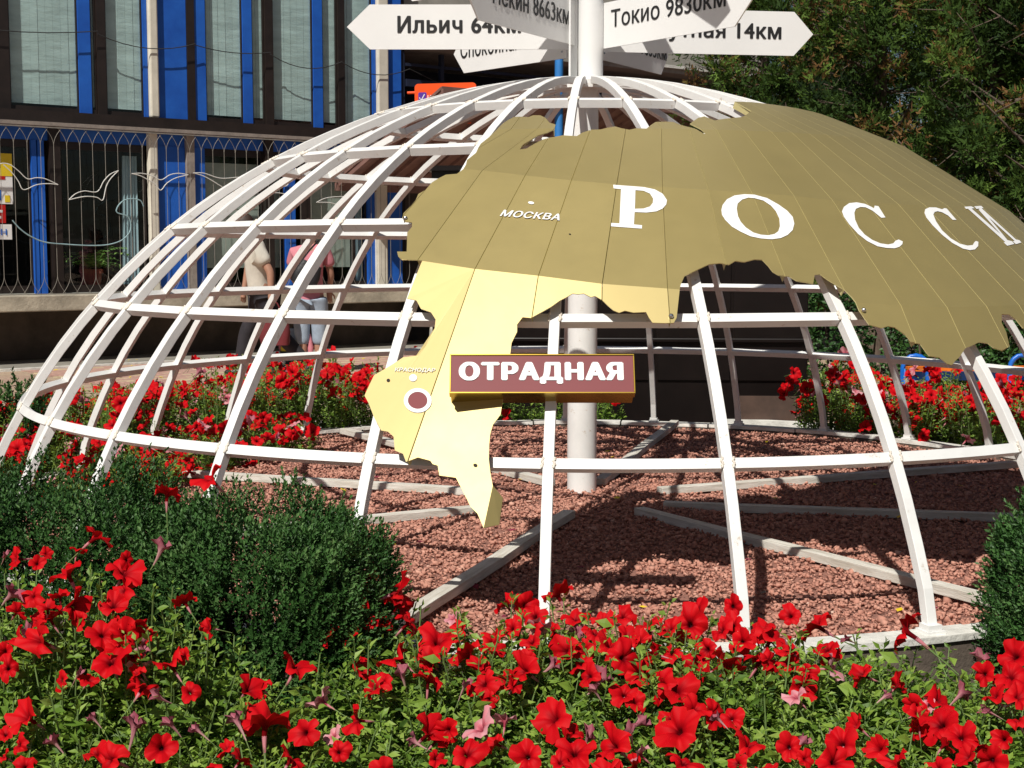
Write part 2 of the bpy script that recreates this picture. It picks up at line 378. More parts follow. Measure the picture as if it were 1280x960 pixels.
# ------------------------------------------------------------ gravel bed
def gz(x, y):
    r2 = (x * x + y * y) / (2.9 * 2.9)
    return -0.035 + 0.03 * (1 - r2) + 0.012 * mnoise.noise(Vector((x * 2.1, y * 2.1, 0.3))) + 0.010 * mnoise.noise(Vector((x * 6, y * 6, 1.3)))
gb = MB(); NR, NS = 24, 72
V = [(0, 0, gz(0, 0) - 0.008)] + [(2.93 * i / NR * math.cos(2 * math.pi * k / NS), 2.93 * i / NR * math.sin(2 * math.pi * k / NS), gz(2.93 * i / NR * math.cos(2 * math.pi * k / NS), 2.93 * i / NR * math.sin(2 * math.pi * k / NS)) - 0.008) for i in range(1, NR + 1) for k in range(NS)]
F = [(0, 1 + k, 1 + (k + 1) % NS) for k in range(NS)] + [(1 + i * NS + k, 1 + (i + 1) * NS + k, 1 + (i + 1) * NS + (k + 1) % NS, 1 + i * NS + (k + 1) % NS) for i in range(NR - 1) for k in range(NS)]
gb.add(V, F); struct(gb.obj('gravel_bed', M['gravel_base'], smooth=True))
def gravel():
    nr = np.random.default_rng(3); N = 78000
    th = nr.uniform(0, 2 * np.pi, N); r = 2.9 * np.sqrt(nr.uniform(0.0, 1, N)); x, y = r * np.cos(th), r * np.sin(th)
    keep = nr.uniform(0, 1, N) < np.where(y < -0.2, 1.0, 0.62); x, y = x[keep], y[keep]; N = len(x)
    z = np.array([gz(a, b) for a, b in zip(x, y)]) + nr.uniform(-0.004, 0.006, N)
    cube = np.array([(-1, -1, -1), (1, -1, -1), (1, 1, -1), (-1, 1, -1), (-1, -1, 1), (1, -1, 1), (1, 1, 1), (-1, 1, 1)], float) * 0.62
    P = cube[None] + nr.uniform(-0.42, 0.42, (N, 8, 3))
    s = nr.lognormal(math.log(0.0078), 0.33, N)[:, None, None] * np.stack([np.ones(N), nr.uniform(0.6, 1, N), nr.uniform(0.5, 0.9, N)], 1)[:, None, :]
    P = P * s; a = nr.uniform(0, 2 * np.pi, N); b = nr.uniform(-0.6, 0.6, N)
    ca, sa, cb, sb = np.cos(a)[:, None], np.sin(a)[:, None], np.cos(b)[:, None], np.sin(b)[:, None]
    X, Y, Z = P[..., 0], P[..., 1], P[..., 2]; Y, Z = cb * Y - sb * Z, sb * Y + cb * Z; X, Y = ca * X - sa * Y, sa * X + ca * Y
    P = np.stack([X + x[:, None], Y + y[:, None], Z + z[:, None]], 2).reshape(-1, 3)
    q = np.array([(0, 3, 2, 1), (4, 5, 6, 7), (0, 1, 5, 4), (1, 2, 6, 5), (2, 3, 7, 6), (3, 0, 4, 7)])
    Fq = (q[None] + 8 * np.arange(N)[:, None, None]).reshape(-1, 4)
    me = bpy.data.meshes.new('gravel'); me.vertices.add(len(P)); me.vertices.foreach_set('co', P.ravel().astype(np.float32))
    me.loops.add(len(Fq) * 4); me.loops.foreach_set('vertex_index', Fq.ravel().astype(np.int32)); me.polygons.add(len(Fq))
    me.polygons.foreach_set('loop_start', np.arange(0, len(Fq) * 4, 4, dtype=np.int32))
    t = np.repeat(np.clip(nr.normal(0.46, 0.17, N), 0, 0.97), 8).astype(np.float32)
    me.attributes.new('tint', 'FLOAT', 'POINT').data.foreach_set('value', t); me.materials.append(M['stone']); me.update(calc_edges=True); me.validate()
    stuff(link('gravel', me))
gravel()
lit = MB()
for k in range(150):
    a = rnd.uniform(0, 6.283); r_ = 2.85 * math.sqrt(rnd.random()); x, y = r_ * math.cos(a), r_ * math.sin(a); z = gz(x, y) + 0.016; b_ = rnd.uniform(0, 6.28); L = rnd.uniform(0.012, 0.028)
    u = Vector((math.cos(b_), math.sin(b_), rnd.uniform(-.3, .3))) * L; w = Vector((-math.sin(b_), math.cos(b_), rnd.uniform(-.3, .3))) * L * 0.5
    lit.add([(x - u.x, y - u.y, z - u.z), (x + w.x, y + w.y, z + w.z), (x + u.x, y + u.y, z + u.z), (x - w.x, y - w.y, z - w.z)], [(0, 1, 2, 3)], 0.5, rnd.choice((0, 0, 1, 2)))
stuff(lit.obj('leaf_litter', [M['petal_dry'], M['twig'], M['yellow']]))
# kerb of white topped concrete blocks
NM = 29; PHI0 = -0.0523651
DTH = {0: 0.74, 1: 0.48, 2: 0.54, 3: -0.1, 10: 0.35, 11: 0.14, 12: -0.05, 13: -0.33, 14: -0.87, 18: -0.69, 19: -0.86, 20: -1.01, 21: -0.82, 22: -1.14, 25: 1.54, 26: 0.78, 27: 0.76, 28: 0.55, 23: -0.3, 24: 0.9, 15: -0.85, 16: -0.8, 17: -0.75, 9: 0.3, 8: 0.2, 7: 0.1, 6: 0, 5: 0, 4: -0.05}
ANG = [PHI0 + 2 * math.pi * k / NM + math.radians(DTH.get(k, 0)) for k in range(NM)]
kerb = thing('kerb_ring', 'low round kerb of white topped concrete blocks around the red gravel', 'kerb')
def arc_block(a, b, r0, r1, z0, z1, n=4):
    m = MB(); V = []
    for k in range(n + 1):
        t = a + (b - a) * k / n
        for r, z in ((r0, z0), (r1, z0), (r1, z1), (r0, z1)): V.append((r * math.sin(t), -r * math.cos(t), z))
    F = [(4 * k + q, 4 * k + 4 + q, 4 * k + 4 + (q + 1) % 4, 4 * k + (q + 1) % 4) for k in range(n) for q in range(4)]
    F += [(0, 1, 2, 3), (4 * n + 3, 4 * n + 2, 4 * n + 1, 4 * n)]
    m.add(V, F); return m
me_b = arc_block(0.004, 2 * math.pi / NM - 0.004, 2.93, 3.02, -0.19, -0.022).mesh('kerb_block', M['concrete'])
me_c = arc_block(0.002, 2 * math.pi / NM - 0.002, 2.925, 3.03, -0.022, 0.0).mesh('kerb_cap', M['kerb_paint'])
for k in range(NM):
    b = link('kerb_block', me_b, kerb); b.rotation_euler = (0, 0, PHI0 + 2 * math.pi * (k + 0.3) / NM)
    c = link('cap', me_c, b); c.location.z = rnd.uniform(-0.003, 0.003)
# battens lying on the gravel
BAT = [((-1.62, 2.16), (-0.16, 0.06), 'white batten on the gravel running back left from the pole towards the red flowers'),
       ((-2.3, 0.36), (-0.55, -0.18), 'white batten on the gravel running left from the pole past the hanging gold tip'),
       ((-1.55, -1.28), (-0.50, -0.66), 'short white batten on the gravel beside the clipped bush below the gold tip'),
       ((-0.62, -2.86), (-0.06, -0.79), 'white batten on the gravel running front left from the pole into the petunias'),
       ((1.56, -2.5), (0.27, -0.66), 'long white batten on the gravel running front right from the pole to the right bush'),
       ((2.72, -0.82), (0.40, -0.46), 'batten on the gravel lying wholly in the shadow of the gold sheet on the right'),
       ((2.7, 1.02), (0.40, -0.10), 'white batten on the gravel striped with bar shadows running right from the pole'),
       ((0.66, 2.75), (0.10, 0.12), 'shaded batten on the gravel running straight back from the pole')]
for (a, b, lab) in BAT:
    d = Vector((b[0] - a[0], b[1] - a[1], 0)); L = d.length
    o = thing('batten', lab, 'batten', (a[0], a[1], 0), math.atan2(d.y, d.x), 'white battens lying on the gravel')
    z_a, z_b = (max(gz(a[0] + d.x * (k + .5) / 3, a[1] + d.y * (k + .5) / 3) for k in range(3)) + 0.017,) * 2
    m = MB(); n = 6
    m.sweep([(L * k / n, 0.004 * math.sin(k * 1.7), z_a + (z_b - z_a) * k / n) for k in range(n + 1)], Vector((0, 0, 1)), 0.058, 0.036)
    m.obj('board', M['batten'], o, bevel=0.002)

# ------------------------------------------------------------ globe frame
PROF = [[2.975, 0.0], [2.94, 0.135], [2.882, 0.269], [2.816, 0.409], [2.747, 0.537], [2.671, 0.661], [2.582, 0.789], [2.492, 0.904], [2.396, 1.014], [2.29, 1.128], [2.185, 1.229], [2.076, 1.325], [1.954, 1.421], [1.834, 1.505], [1.711, 1.583], [1.576, 1.66], [1.446, 1.726], [1.313, 1.785], [1.169, 1.844], [1.031, 1.893], [0.892, 1.938], [0.741, 1.981], [0.599, 2.015], [0.455, 2.042], [0.301, 2.064], [0.155, 2.077], [0.02, 2.082]]
def prof(t):                                            # t in 0..1 from foot to crown
    k = min(int(t * (len(PROF) - 1)), len(PROF) - 2); f = t * (len(PROF) - 1) - k
    return PROF[k][0] * (1 - f) + PROF[k + 1][0] * f, PROF[k][1] * (1 - f) + PROF[k + 1][1] * f
globe = thing('globe_frame', 'white half globe frame of square steel tubes over the gravel bed', 'globe frame')
BW = 0.036
for k in range(NM):
    a = ANG[k]; m = MB(); pts = []; ups = []
    off = 0.0005 * (k % 5)
    for i in range(len(PROF)):
        r, z = PROF[i]
        if r < 0.13 + 0.05 * (k % 2): break
        i0, i1 = max(0, i - 1), min(len(PROF) - 1, i + 1)
        tr, tz = PROF[i1][0] - PROF[i0][0], PROF[i1][1] - PROF[i0][1]; l = math.hypot(tr, tz); nr_, nz = tz / l, -tr / l
        pts.append((r * math.sin(a), -r * math.cos(a), z + off)); ups.append(Vector((nr_ * math.sin(a), -nr_ * math.cos(a), nz)))
    m.sweep(pts, ups, BW, BW); m.obj('meridian_bar', M['frame'], globe, bevel=0.002)
foot = (lambda q: (q.box(-0.034, 0.034, -0.034, 0.034, 0.0005, 0.012), q.box(-0.026, 0.026, -0.026, 0.026, 0.0125, 0.03), q)[2])(MB()).mesh('foot_plate', M['frame'])
for k in range(NM):
    o = link('foot_plate', foot, globe); o.location = (2.975 * math.sin(ANG[k]), -2.975 * math.cos(ANG[k]), 0.0); o.rotation_euler = (0, 0, ANG[k])
RINGS = [(2.746, 0.5399, 0.868, 0.497), (2.4138, 0.9945, 0.749, 0.662), (2.0646, 1.3341, 0.638, 0.77), (1.5944, 1.6502, 0.476, 0.879), (1.0798, 1.8763, 0.334, 0.942)]
for ri, (R, z, nr_, nz) in enumerate(RINGS):
    for k in range(NM):
        a, b = ANG[k], ANG[(k + 1) % NM] + (2 * math.pi if k == NM - 1 else 0)
        g0 = BW * 0.5 / R; m = MB(); n = 6; sag = 0.012 if ri < 4 else 0.004
        pts = []; ups = []
        for i in range(n + 1):
            t = a + g0 + (b - a - 2 * g0) * i / n; rr = R - 0.003 - (sag * (math.sin(math.pi * i / n)) if ri else 0)
            pts.append((rr * math.sin(t), -rr * math.cos(t), z - 0.003)); ups.append(Vector((nr_ * math.sin(t), -nr_ * math.cos(t), nz)))
        m.sweep(pts, ups, BW, BW * 0.97); m.obj('ring_bar', M['frame'], globe)
weld = MB(); wr = random.Random(4)
for k in range(10):
    weld.lathe([(0.002, -0.004), (0.0045, -0.002), (0.0045, 0.002), (0.002, 0.004)], 6, (wr.uniform(-0.003, 0.003), -BW / 2 - 0.0005 + 0.002 * wr.random(), -BW / 2 + BW * (k + 0.5) / 10), 0.5, 0)
me_w = weld.mesh('weld_bead', M['weld'], True)
for ri, (R, z, nr_, nz) in enumerate(RINGS):
    for k in range(NM):
        for sd in (-1, 1):
            o = link('weld_bead', me_w, globe); a = ANG[k] + sd * (BW / 2 + 0.001) / R; o.location = (R * math.sin(a), -R * math.cos(a), z); o.rotation_euler = (-math.atan2(nz, nr_), 0, ANG[k])
hub = MB(); hub.lathe([(0.125, -0.02), (0.15, -0.02), (0.15, 0.018), (0.125, 0.018)], 32, (0, 0, 2.068)); hub.obj('hub_ring', M['frame'], globe)

# ------------------------------------------------------------ gold map
G = [[[-0.307,-1.005,1.95],[-0.182,-1.035,1.95],[-0.064,-1.049,1.95],[0.009,-1.051,1.95],[0.073,-1.048,1.95],[0.118,-1.044,1.95],[0.206,-1.03,1.95],[0.281,-1.012,1.95],[0.354,-0.989,1.95],[0.431,-0.958,1.95],[0.508,-0.92,1.95],[0.569,-0.883,1.95],[0.622,-0.847,1.95],[0.675,-0.805,1.95],[0.735,-0.751,1.95],[0.793,-0.689,1.95],[0.847,-0.621,1.95],[0.896,-0.549,1.95],[0.938,-0.473,1.95],[0.974,-0.394,1.95],[1.003,-0.312,1.95],[1.026,-0.227,1.95],[1.041,-0.142,1.95],[1.049,-0.055,1.95],[1.05,0.032,1.95]],[[-0.465,-1.522,1.72],[-0.29,-1.564,1.72],[-0.183,-1.581,1.72],[-0.117,-1.587,1.72],[0.03,-1.591,1.72],[0.169,-1.582,1.72],[0.312,-1.56,1.72],[0.425,-1.533,1.72],[0.536,-1.498,1.72],[0.652,-1.451,1.72],[0.769,-1.393,1.72],[0.862,-1.337,1.72],[0.942,-1.282,1.72],[1.023,-1.219,1.72],[1.113,-1.137,1.72],[1.201,-1.044,1.72],[1.283,-0.941,1.72],[1.357,-0.831,1.72],[1.421,-0.716,1.72],[1.475,-0.596,1.72],[1.52,-0.472,1.72],[1.553,-0.344,1.72],[1.577,-0.215,1.72],[1.589,-0.083,1.72],[1.59,0.049,1.72]],[[-0.7,-1.734,1.56],[-0.537,-1.802,1.553],[-0.385,-1.86,1.54],[-0.219,-1.919,1.517],[-0.044,-1.961,1.496],[0.125,-1.98,1.48],[0.295,-1.975,1.47],[0.466,-1.955,1.46],[0.632,-1.922,1.45],[0.796,-1.874,1.44],[0.949,-1.823,1.425],[1.09,-1.75,1.42],[1.233,-1.66,1.415],[1.359,-1.558,1.415],[1.475,-1.45,1.415],[1.582,-1.332,1.415],[1.687,-1.196,1.415],[1.78,-1.053,1.415],[1.861,-0.902,1.415],[1.929,-0.745,1.415],[1.984,-0.582,1.415],[2.026,-0.416,1.415],[2.053,-0.247,1.415],[2.067,-0.076,1.415],[2.066,0.096,1.415]],[[-0.98,-2.102,1.218],[-0.781,-2.193,1.209],[-0.589,-2.262,1.2],[-0.378,-2.337,1.17],[-0.154,-2.384,1.147],[0.067,-2.414,1.12],[0.292,-2.412,1.104],[0.517,-2.39,1.087],[0.732,-2.348,1.071],[0.939,-2.289,1.055],[1.129,-2.216,1.04],[1.315,-2.121,1.03],[1.488,-2.004,1.03],[1.644,-1.878,1.03],[1.795,-1.734,1.03],[1.929,-1.584,1.03],[2.053,-1.419,1.03],[2.164,-1.244,1.03],[2.259,-1.061,1.03],[2.339,-0.87,1.03],[2.403,-0.673,1.03],[2.451,-0.472,1.03],[2.481,-0.267,1.03],[2.495,-0.061,1.03],[2.491,0.146,1.03]],[[-1.796,-2.472,0.22],[-1.435,-2.698,0.22],[-1.07,-2.862,0.22],[-0.667,-2.982,0.22],[-0.277,-3.043,0.22],[0.053,-3.055,0.22],[0.33,-3.038,0.22],[0.625,-2.991,0.22],[0.888,-2.924,0.22],[1.135,-2.837,0.22],[1.368,-2.732,0.22],[1.592,-2.608,0.22],[1.805,-2.466,0.22],[2.013,-2.299,0.22],[2.213,-2.107,0.22],[2.375,-1.923,0.22],[2.526,-1.72,0.22],[2.66,-1.505,0.22],[2.775,-1.279,0.22],[2.872,-1.045,0.22],[2.948,-0.804,0.22],[3.005,-0.557,0.22],[3.041,-0.306,0.22],[3.055,-0.053,0.22],[3.049,0.2,0.22]]]
G = [[Vector(p) for p in row] for row in G]
NJ, NI = len(G) - 1, len(G[0]) - 1
MAIN = [(0.842,0.731),(0.755,0.791),(0.692,0.871),(0.666,0.988),(0.737,1.111),(0.799,1.209),(0.87,1.381),(0.994,1.5),(1.161,1.613),(1.203,1.704),(1.241,1.793),(1.402,1.898),(1.505,2.001),(1.438,2.058),(1.184,2.075),(1.081,2.121),(0.998,2.176),(0.996,2.262),(0.923,2.305),(0.984,2.377),(0.988,2.439),(0.963,2.521),(1.018,2.571),(1.156,2.609),(1.307,2.613),(1.386,2.662),(1.382,2.722),(1.671,2.919),(1.485,2.924),(1.575,2.97),(1.697,3.002),(2.085,2.995),(2.085,3.009),(2.155,3.132),(2.303,3.134),(2.426,3.16),(2.592,3.168),(2.699,3.19),(2.74,3.224),(2.709,3.282),(2.664,3.315),(2.488,3.326),(2.395,3.353),(2.237,3.394),(2.238,3.425),(2.244,3.461),(2.328,3.482),(2.472,3.528),(2.605,3.565),(2.683,3.567),(2.762,3.581),(2.83,3.623),(2.924,3.631),(2.983,3.655),(3.086,3.639),(3.219,3.647),(3.252,3.657),(3.307,3.661),(3.329,3.677),(3.349,3.691),(3.513,3.695),(3.595,3.729),(3.714,3.782),(3.786,3.801),(3.863,3.843),(3.877,3.714),(3.831,3.673),(3.79,3.631),(3.765,3.584),(3.755,3.549),(3.764,3.521),(3.823,3.487),(3.8,3.276),(3.791,3.245),(3.835,3.205),(3.817,3.18),(3.873,3.153),(3.988,3.153),(4.258,3.105),(4.372,3.08),(4.472,3.064),(4.552,3.049),(4.638,3.049),(4.723,3.044),(4.832,3.054),(4.895,3.048),(5.002,3.06),(5.087,3.079),(5.172,3.096),(5.255,3.103),(5.34,3.094),(5.465,3.099),(5.654,3.094),(5.692,3.114),(5.741,3.132),(5.907,3.131),(6.051,3.128),(6.1,3.108),(6.18,3.005),(6.212,2.946),(6.281,2.871),(6.502,2.804),(6.714,2.744),(6.909,2.725),(7.056,2.735),(7.188,2.694),(7.346,2.699),(7.554,2.666),(7.694,2.665),(7.765,2.719),(7.807,2.772),(7.891,2.8),(8.078,2.804),(8.183,2.841),(8.47,2.857),(8.577,2.772),(8.688,2.762),(8.79,2.813),(8.869,2.843),(9.008,2.893),(9.08,2.957),(9.104,3.007),(9.111,3.032),(9.211,3.089),(9.435,3.101),(9.579,3.091),(9.708,3.095),(9.859,3.124),(9.924,3.152),(10.087,3.16),(10.139,3.194),(10.172,3.209),(10.373,3.215),(10.475,3.24),(10.553,3.246),(10.649,3.23),(10.784,3.212),(10.996,3.174),(11.16,3.166),(11.38,3.152),(11.577,3.159),(11.666,3.18),(11.818,3.191),(12.066,3.177),(12.176,3.119),(12.196,3.073),(12.326,3.037),(12.558,3.04),(12.668,3.062),(12.735,3.102),(15.2,3.25),(16,3.2),(16.6,2.95),(17.5,3.05),(18.4,2.7),(19.2,2.85),(20.2,2.5),(21.5,2.3),(22.6,2.0),(22.9,1.3),(22.2,0.8),(20.5,0.5),(18,0.35),(15,0.3),(12.5,0.28),(11,0.3),(10.932,0.527),(9.701,0.691),(8.887,0.745),(8.393,0.789),(8.172,0.704),(7.817,0.745),(7.234,0.877),(7.383,0.962),(7.54,1.071),(7.477,1.079),(7.198,0.981),(6.969,0.941),(6.81,0.911),(6.64,0.85),(6.378,0.843),(5.966,0.856),(5.817,0.904),(5.576,1.003),(5.297,0.997),(5.106,1.027),(4.878,1.0),(4.706,0.96),(4.493,0.984),(4.299,1.022),(4.02,1.029),(3.82,1.086),(3.712,1.161),(3.334,1.149),(3.129,1.186),(2.817,1.249),(2.637,1.336),(2.488,1.464),(2.301,1.496),(2.221,1.384),(2.302,1.293),(2.417,1.164),(2.744,1.096),(3.029,1.013),(2.9,0.913),(2.454,0.871),(2.029,0.769),(1.732,0.703),(1.455,0.7),(1.332,0.739),(0.978,0.724)]
LET = [('Р',[[(4.925,2.013),(5.095,2.014),(5.409,2.016),(5.414,2.056),(5.424,2.19),(5.425,2.252),(5.427,2.412),(5.58,2.415),(5.577,2.449),(5.007,2.446),(5.003,2.412),(5.156,2.411),(5.105,2.054),(4.947,2.052)],[(5.409,2.016),(5.587,2.018),(5.831,2.036),(5.994,2.077),(6.076,2.141),(6.056,2.186),(5.979,2.232),(5.851,2.265),(5.656,2.283),(5.426,2.286),(5.425,2.252),(5.599,2.244),(5.725,2.218),(5.783,2.179),(5.792,2.135),(5.725,2.084),(5.589,2.058),(5.414,2.056)]]),('О',[[(8.036,2.023),(7.806,2.025),(7.563,2.046),(7.366,2.091),(7.232,2.153),(7.175,2.205),(7.16,2.256),(7.198,2.305),(7.3,2.369),(7.447,2.413),(7.618,2.452),(7.804,2.465),(7.95,2.466),(7.979,2.429),(7.832,2.428),(7.696,2.411),(7.578,2.366),(7.512,2.313),(7.492,2.258),(7.517,2.182),(7.573,2.129),(7.702,2.084),(7.862,2.059),(8.002,2.06)],[(8.036,2.023),(8.302,2.049),(8.503,2.106),(8.639,2.164),(8.698,2.225),(8.658,2.293),(8.554,2.358),(8.395,2.411),(8.219,2.447),(8.025,2.465),(7.95,2.466),(7.979,2.429),(8.123,2.411),(8.229,2.381),(8.312,2.329),(8.373,2.254),(8.37,2.179),(8.313,2.125),(8.187,2.078),(8.002,2.06)]]),('С',[[(10.046,2.116),(10.193,2.068),(10.431,2.025),(10.68,2.012),(10.902,2.023),(11.025,2.048),(11.075,2.065),(11.166,2.036),(11.273,2.039),(11.213,2.154),(11.079,2.16),(11.035,2.131),(10.974,2.09),(10.844,2.059),(10.693,2.058),(10.513,2.081),(10.383,2.124),(10.268,2.194),(10.215,2.277),(10.254,2.342),(10.359,2.391),(10.515,2.421),(10.696,2.428),(10.859,2.414),(10.977,2.386),(11.089,2.373),(11.166,2.391),(11.096,2.417),(10.953,2.445),(10.802,2.462),(10.588,2.463),(10.381,2.451),(10.199,2.404),(10.083,2.338),(10.012,2.244),(10.002,2.169)]]),('С',[[(12.67,2.09),(12.831,2.05),(13.07,2.028),(13.369,2.027),(13.562,2.045),(13.72,2.031),(13.803,2.035),(13.732,2.155),(13.566,2.156),(13.551,2.111),(13.428,2.077),(13.272,2.067),(13.107,2.077),(12.954,2.104),(12.817,2.175),(12.731,2.268),(12.78,2.352),(12.925,2.405),(13.145,2.423),(13.377,2.417),(13.544,2.389),(13.666,2.374),(13.728,2.384),(13.546,2.428),(13.298,2.461),(13.065,2.469),(12.873,2.454),(12.687,2.398),(12.583,2.315),(12.552,2.215),(12.582,2.138)]]),('И',[[(14.842,2.006),(15.309,1.996),(15.367,2.016),(15.155,2.023),(15.245,2.361),(15.452,2.373),(15.428,2.402),(14.899,2.422),(14.904,2.387),(15.005,2.382),(14.927,2.027),(14.801,2.03)],[(15.488,1.994),(16.014,1.98),(15.95,2.01),(15.821,2.013),(15.817,2.353),(15.977,2.361),(15.943,2.385),(15.498,2.405),(15.497,2.373),(15.634,2.37),(15.634,2.018),(15.439,2.024)],[(15.701,2.019),(15.771,2.032),(15.25,2.367),(15.195,2.335),(15.521,2.031)]])]
PT = {'msk_dot':(3.391,2.29),'msk_l':(2.942,2.465),'msk_r':(4.043,2.445),'msk_t':(2.917,2.399),'kr_dot':(2.72,3.39),'kr_l':(2.472,3.376),'kr_r':(2.958,3.365),'kr_t':(2.457,3.364),'ring':(2.876,3.461),'ringx':(3.033,3.457),'ringy':(2.824,3.422),'ring_in':(2.984,3.458),'ring_iny':(2.838,3.433),'b1':(6.017,3.105),'b2':(9.187,3.033),'b3':(1.115,2.583),'b4':(3.674,3.654),'b5':(2.439,3.406),'h':(4.301,2.567),'A':(3.873,3.711),'B':(3.863,3.843),'C':(3.958,3.737),'D':(3.963,3.819)}
def gp(U, V, h=0.0, i=None, j=None):
    if i is None: i = min(max(int(math.floor(U)), 0), NI - 1)
    if j is None: j = min(max(int(math.floor(V)), 0), NJ - 1)
    u, v = U - i, V - j
    p = G[j][i] * ((1 - u) * (1 - v)) + G[j][i + 1] * (u * (1 - v)) + G[j + 1][i] * ((1 - u) * v) + G[j + 1][i + 1] * (u * v)
    if h: p = p + gn(i, j) * h
    return p
NRM = {}
def gn(i, j):
    if (i, j) not in NRM:
        n = (G[j][i + 1] - G[j + 1][i]).cross(G[j][i] - G[j + 1][i + 1]); c = (G[j][i] + G[j + 1][i + 1]) / 2
        n.normalize(); NRM[(i, j)] = n if n.dot(c) > 0 else -n
    return NRM[(i, j)]
def clip_half(poly, ax, val, keep_greater):
    """clip a simple polygon by an axis line into possibly several polygons"""
    sgn = 1 if keep_greater else -1
    P = [(p[0] + (1e-7 if abs(p[0] - round(p[0])) < 1e-9 else 0), p[1] + (1e-7 if abs(p[1] - round(p[1])) < 1e-9 else 0)) for p in poly]
    D = [sgn * (p[ax] - val) for p in P]; n = len(P)
    if all(d >= 0 for d in D): return [P]
    if all(d < 0 for d in D): return []
    chains = []; start = next(k for k in range(n) if D[k] < 0)
    cur = None
    for s in range(1, n + 1):
        k = (start + s) % n; q = (start + s - 1) % n
        if (D[q] < 0) != (D[k] < 0):
            f = D[q] / (D[q] - D[k]); x = [P[q][0] + (P[k][0] - P[q][0]) * f, P[q][1] + (P[k][1] - P[q][1]) * f]; x[ax] = val; x = tuple(x)
            if D[k] >= 0: cur = [x]
            else:
                cur.append(x); chains.append(cur); cur = None
        if D[k] >= 0 and cur is not None: cur.append(P[k])
    ev = []
    for ci, c in enumerate(chains):
        ev.append((c[0][1 - ax], ci, 0)); ev.append((c[-1][1 - ax], ci, 1))
    ev.sort(); partner = {}
    for a, b in zip(ev[::2], ev[1::2]): partner[a[1:]] = b[1:]; partner[b[1:]] = a[1:]
    out = []; used = set()
    for ci in range(len(chains)):
        if ci in used: continue
        poly2 = []; c = ci
        while c not in used:
            used.add(c); poly2 += chains[c]; nx = partner[(c, 1)]
            c = nx[0]
        out.append(poly2)
    return out
def clip_cell(polys, ax, lo, hi):
    res = []
    for p in polys:
        for q in clip_half(p, ax, lo, True):
            res += clip_half(q, ax, hi, False)
    return [p for p in res if len(p) > 2]
def tess(poly):
    return tessellate_polygon([[Vector((p[0], p[1], 0)) for p in poly]])
gmap = thing('gold_map', 'gold sheet metal map of Russia bolted over the white globe frame', 'map')
GAP = 0.0065
for i in range(NI):
    strip = clip_cell([MAIN], 0, i + GAP, i + 1 - GAP)
    if not strip: continue
    m = MB()
    for j in range(NJ):
        for poly in clip_cell(strip, 1, j, j + 1):
            n = gn(i, j); V = [gp(u, v, 0.0, i, j) for u, v in poly]
            T = tess(poly); F = []
            for t in T:
                q = (V[t[1]] - V[t[0]]).cross(V[t[2]] - V[t[0]])
                if q.length < 1e-9: continue
                F.append(tuple(t) if q.dot(n) > 0 else (t[0], t[2], t[1]))
            m.add(V, F)
            for k in range(len(poly)):                                  # folded rims along seams and cut edges
                a, b = poly[k], poly[(k + 1) % len(poly)]
                if abs(a[1] - b[1]) < 1e-6 and abs(a[1] - round(a[1])) < 1e-5: continue
                seam = abs(a[0] - b[0]) < 1e-6 and min(abs(a[0] - (i + GAP)), abs(a[0] - (i + 1 - GAP))) < 1e-5
                d = 0.030 if seam else 0.004
                m.add([V[k], V[(k + 1) % len(poly)], V[(k + 1) % len(poly)] - n * d, V[k] - n * d], [(0, 1, 2, 3)], 0.5, 1)
    if m.f: m.obj('map_panel', [M['gold'], M['gold_edge']], gmap)
fl = MB(); A, B_, C_, D_ = (gp(*PT[k]) for k in 'ABCD'); nn = gn(3, 3)
C_, D_ = C_ - nn * 0.03 + Vector((0.004, 0, 0)), D_ - nn * 0.03 + Vector((0.004, 0, 0))
fl.add([A, B_, D_, C_, A - nn * 0.003, B_ - nn * 0.003, D_ - nn * 0.003, C_ - nn * 0.003], [(0, 1, 2, 3), (7, 6, 5, 4), (0, 4, 5, 1), (1, 5, 6, 2), (2, 6, 7, 3), (3, 7, 4, 0)])
fl.obj('bent_flap', M['gold'], gmap)
for nm, polys in LET:
    m = MB()
    for poly in polys:
        us = [p[0] for p in poly]; vs = [p[1] for p in poly]
        for i in range(int(min(us)), int(max(us)) + 1):
            for j in range(int(min(vs)), int(max(vs)) + 1):
                for q in clip_cell(clip_cell([poly], 0, i, i + 1), 1, j, j + 1):
                    V = [gp(u, v, 0.0025, i, j) for u, v in q]; n = gn(i, j); F = []
                    for t in tess(q):
                        w = (V[t[1]] - V[t[0]]).cross(V[t[2]] - V[t[0]])
                        if w.length < 1e-9: continue
                        F.append(tuple(t) if w.dot(n) > 0 else (t[0], t[2], t[1]))
                    m.add(V, F)
    o = m.obj('letter', M['letter_white'], gmap); o['label'] = 'white serif letter ' + nm
def uv_disc(c, ex, ey, r0, r1, h, name, m_, seg=28):
    b = MB(); V = []
    i, j = int(c[0]), int(c[1])
    for r in ((r0, r1) if r0 else (r1,)):
        for k in range(seg):
            a = 2 * math.pi * k / seg
            U = c[0] + r * (math.cos(a) * (ex[0] - c[0]) + math.sin(a) * (ey[0] - c[0])); Vv = c[1] + r * (math.cos(a) * (ex[1] - c[1]) + math.sin(a) * (ey[1] - c[1]))
            V.append(gp(U, Vv, h, i, j))
    F = [(k, seg + k, seg + (k + 1) % seg, (k + 1) % seg) for k in range(seg)] if r0 else [tuple(range(seg))]
    b.add(V, F); return b.obj(name, m_, gmap)
uv_disc(PT['ring'], PT['ringx'], PT['ringy'], 0.70, 1.0, 0.0030, 'place_ring', M['letter_white'])
uv_disc(PT['ring'], PT['ringx'], PT['ringy'], 0, 0.705, 0.0022, 'place_disc', M['maroon'])
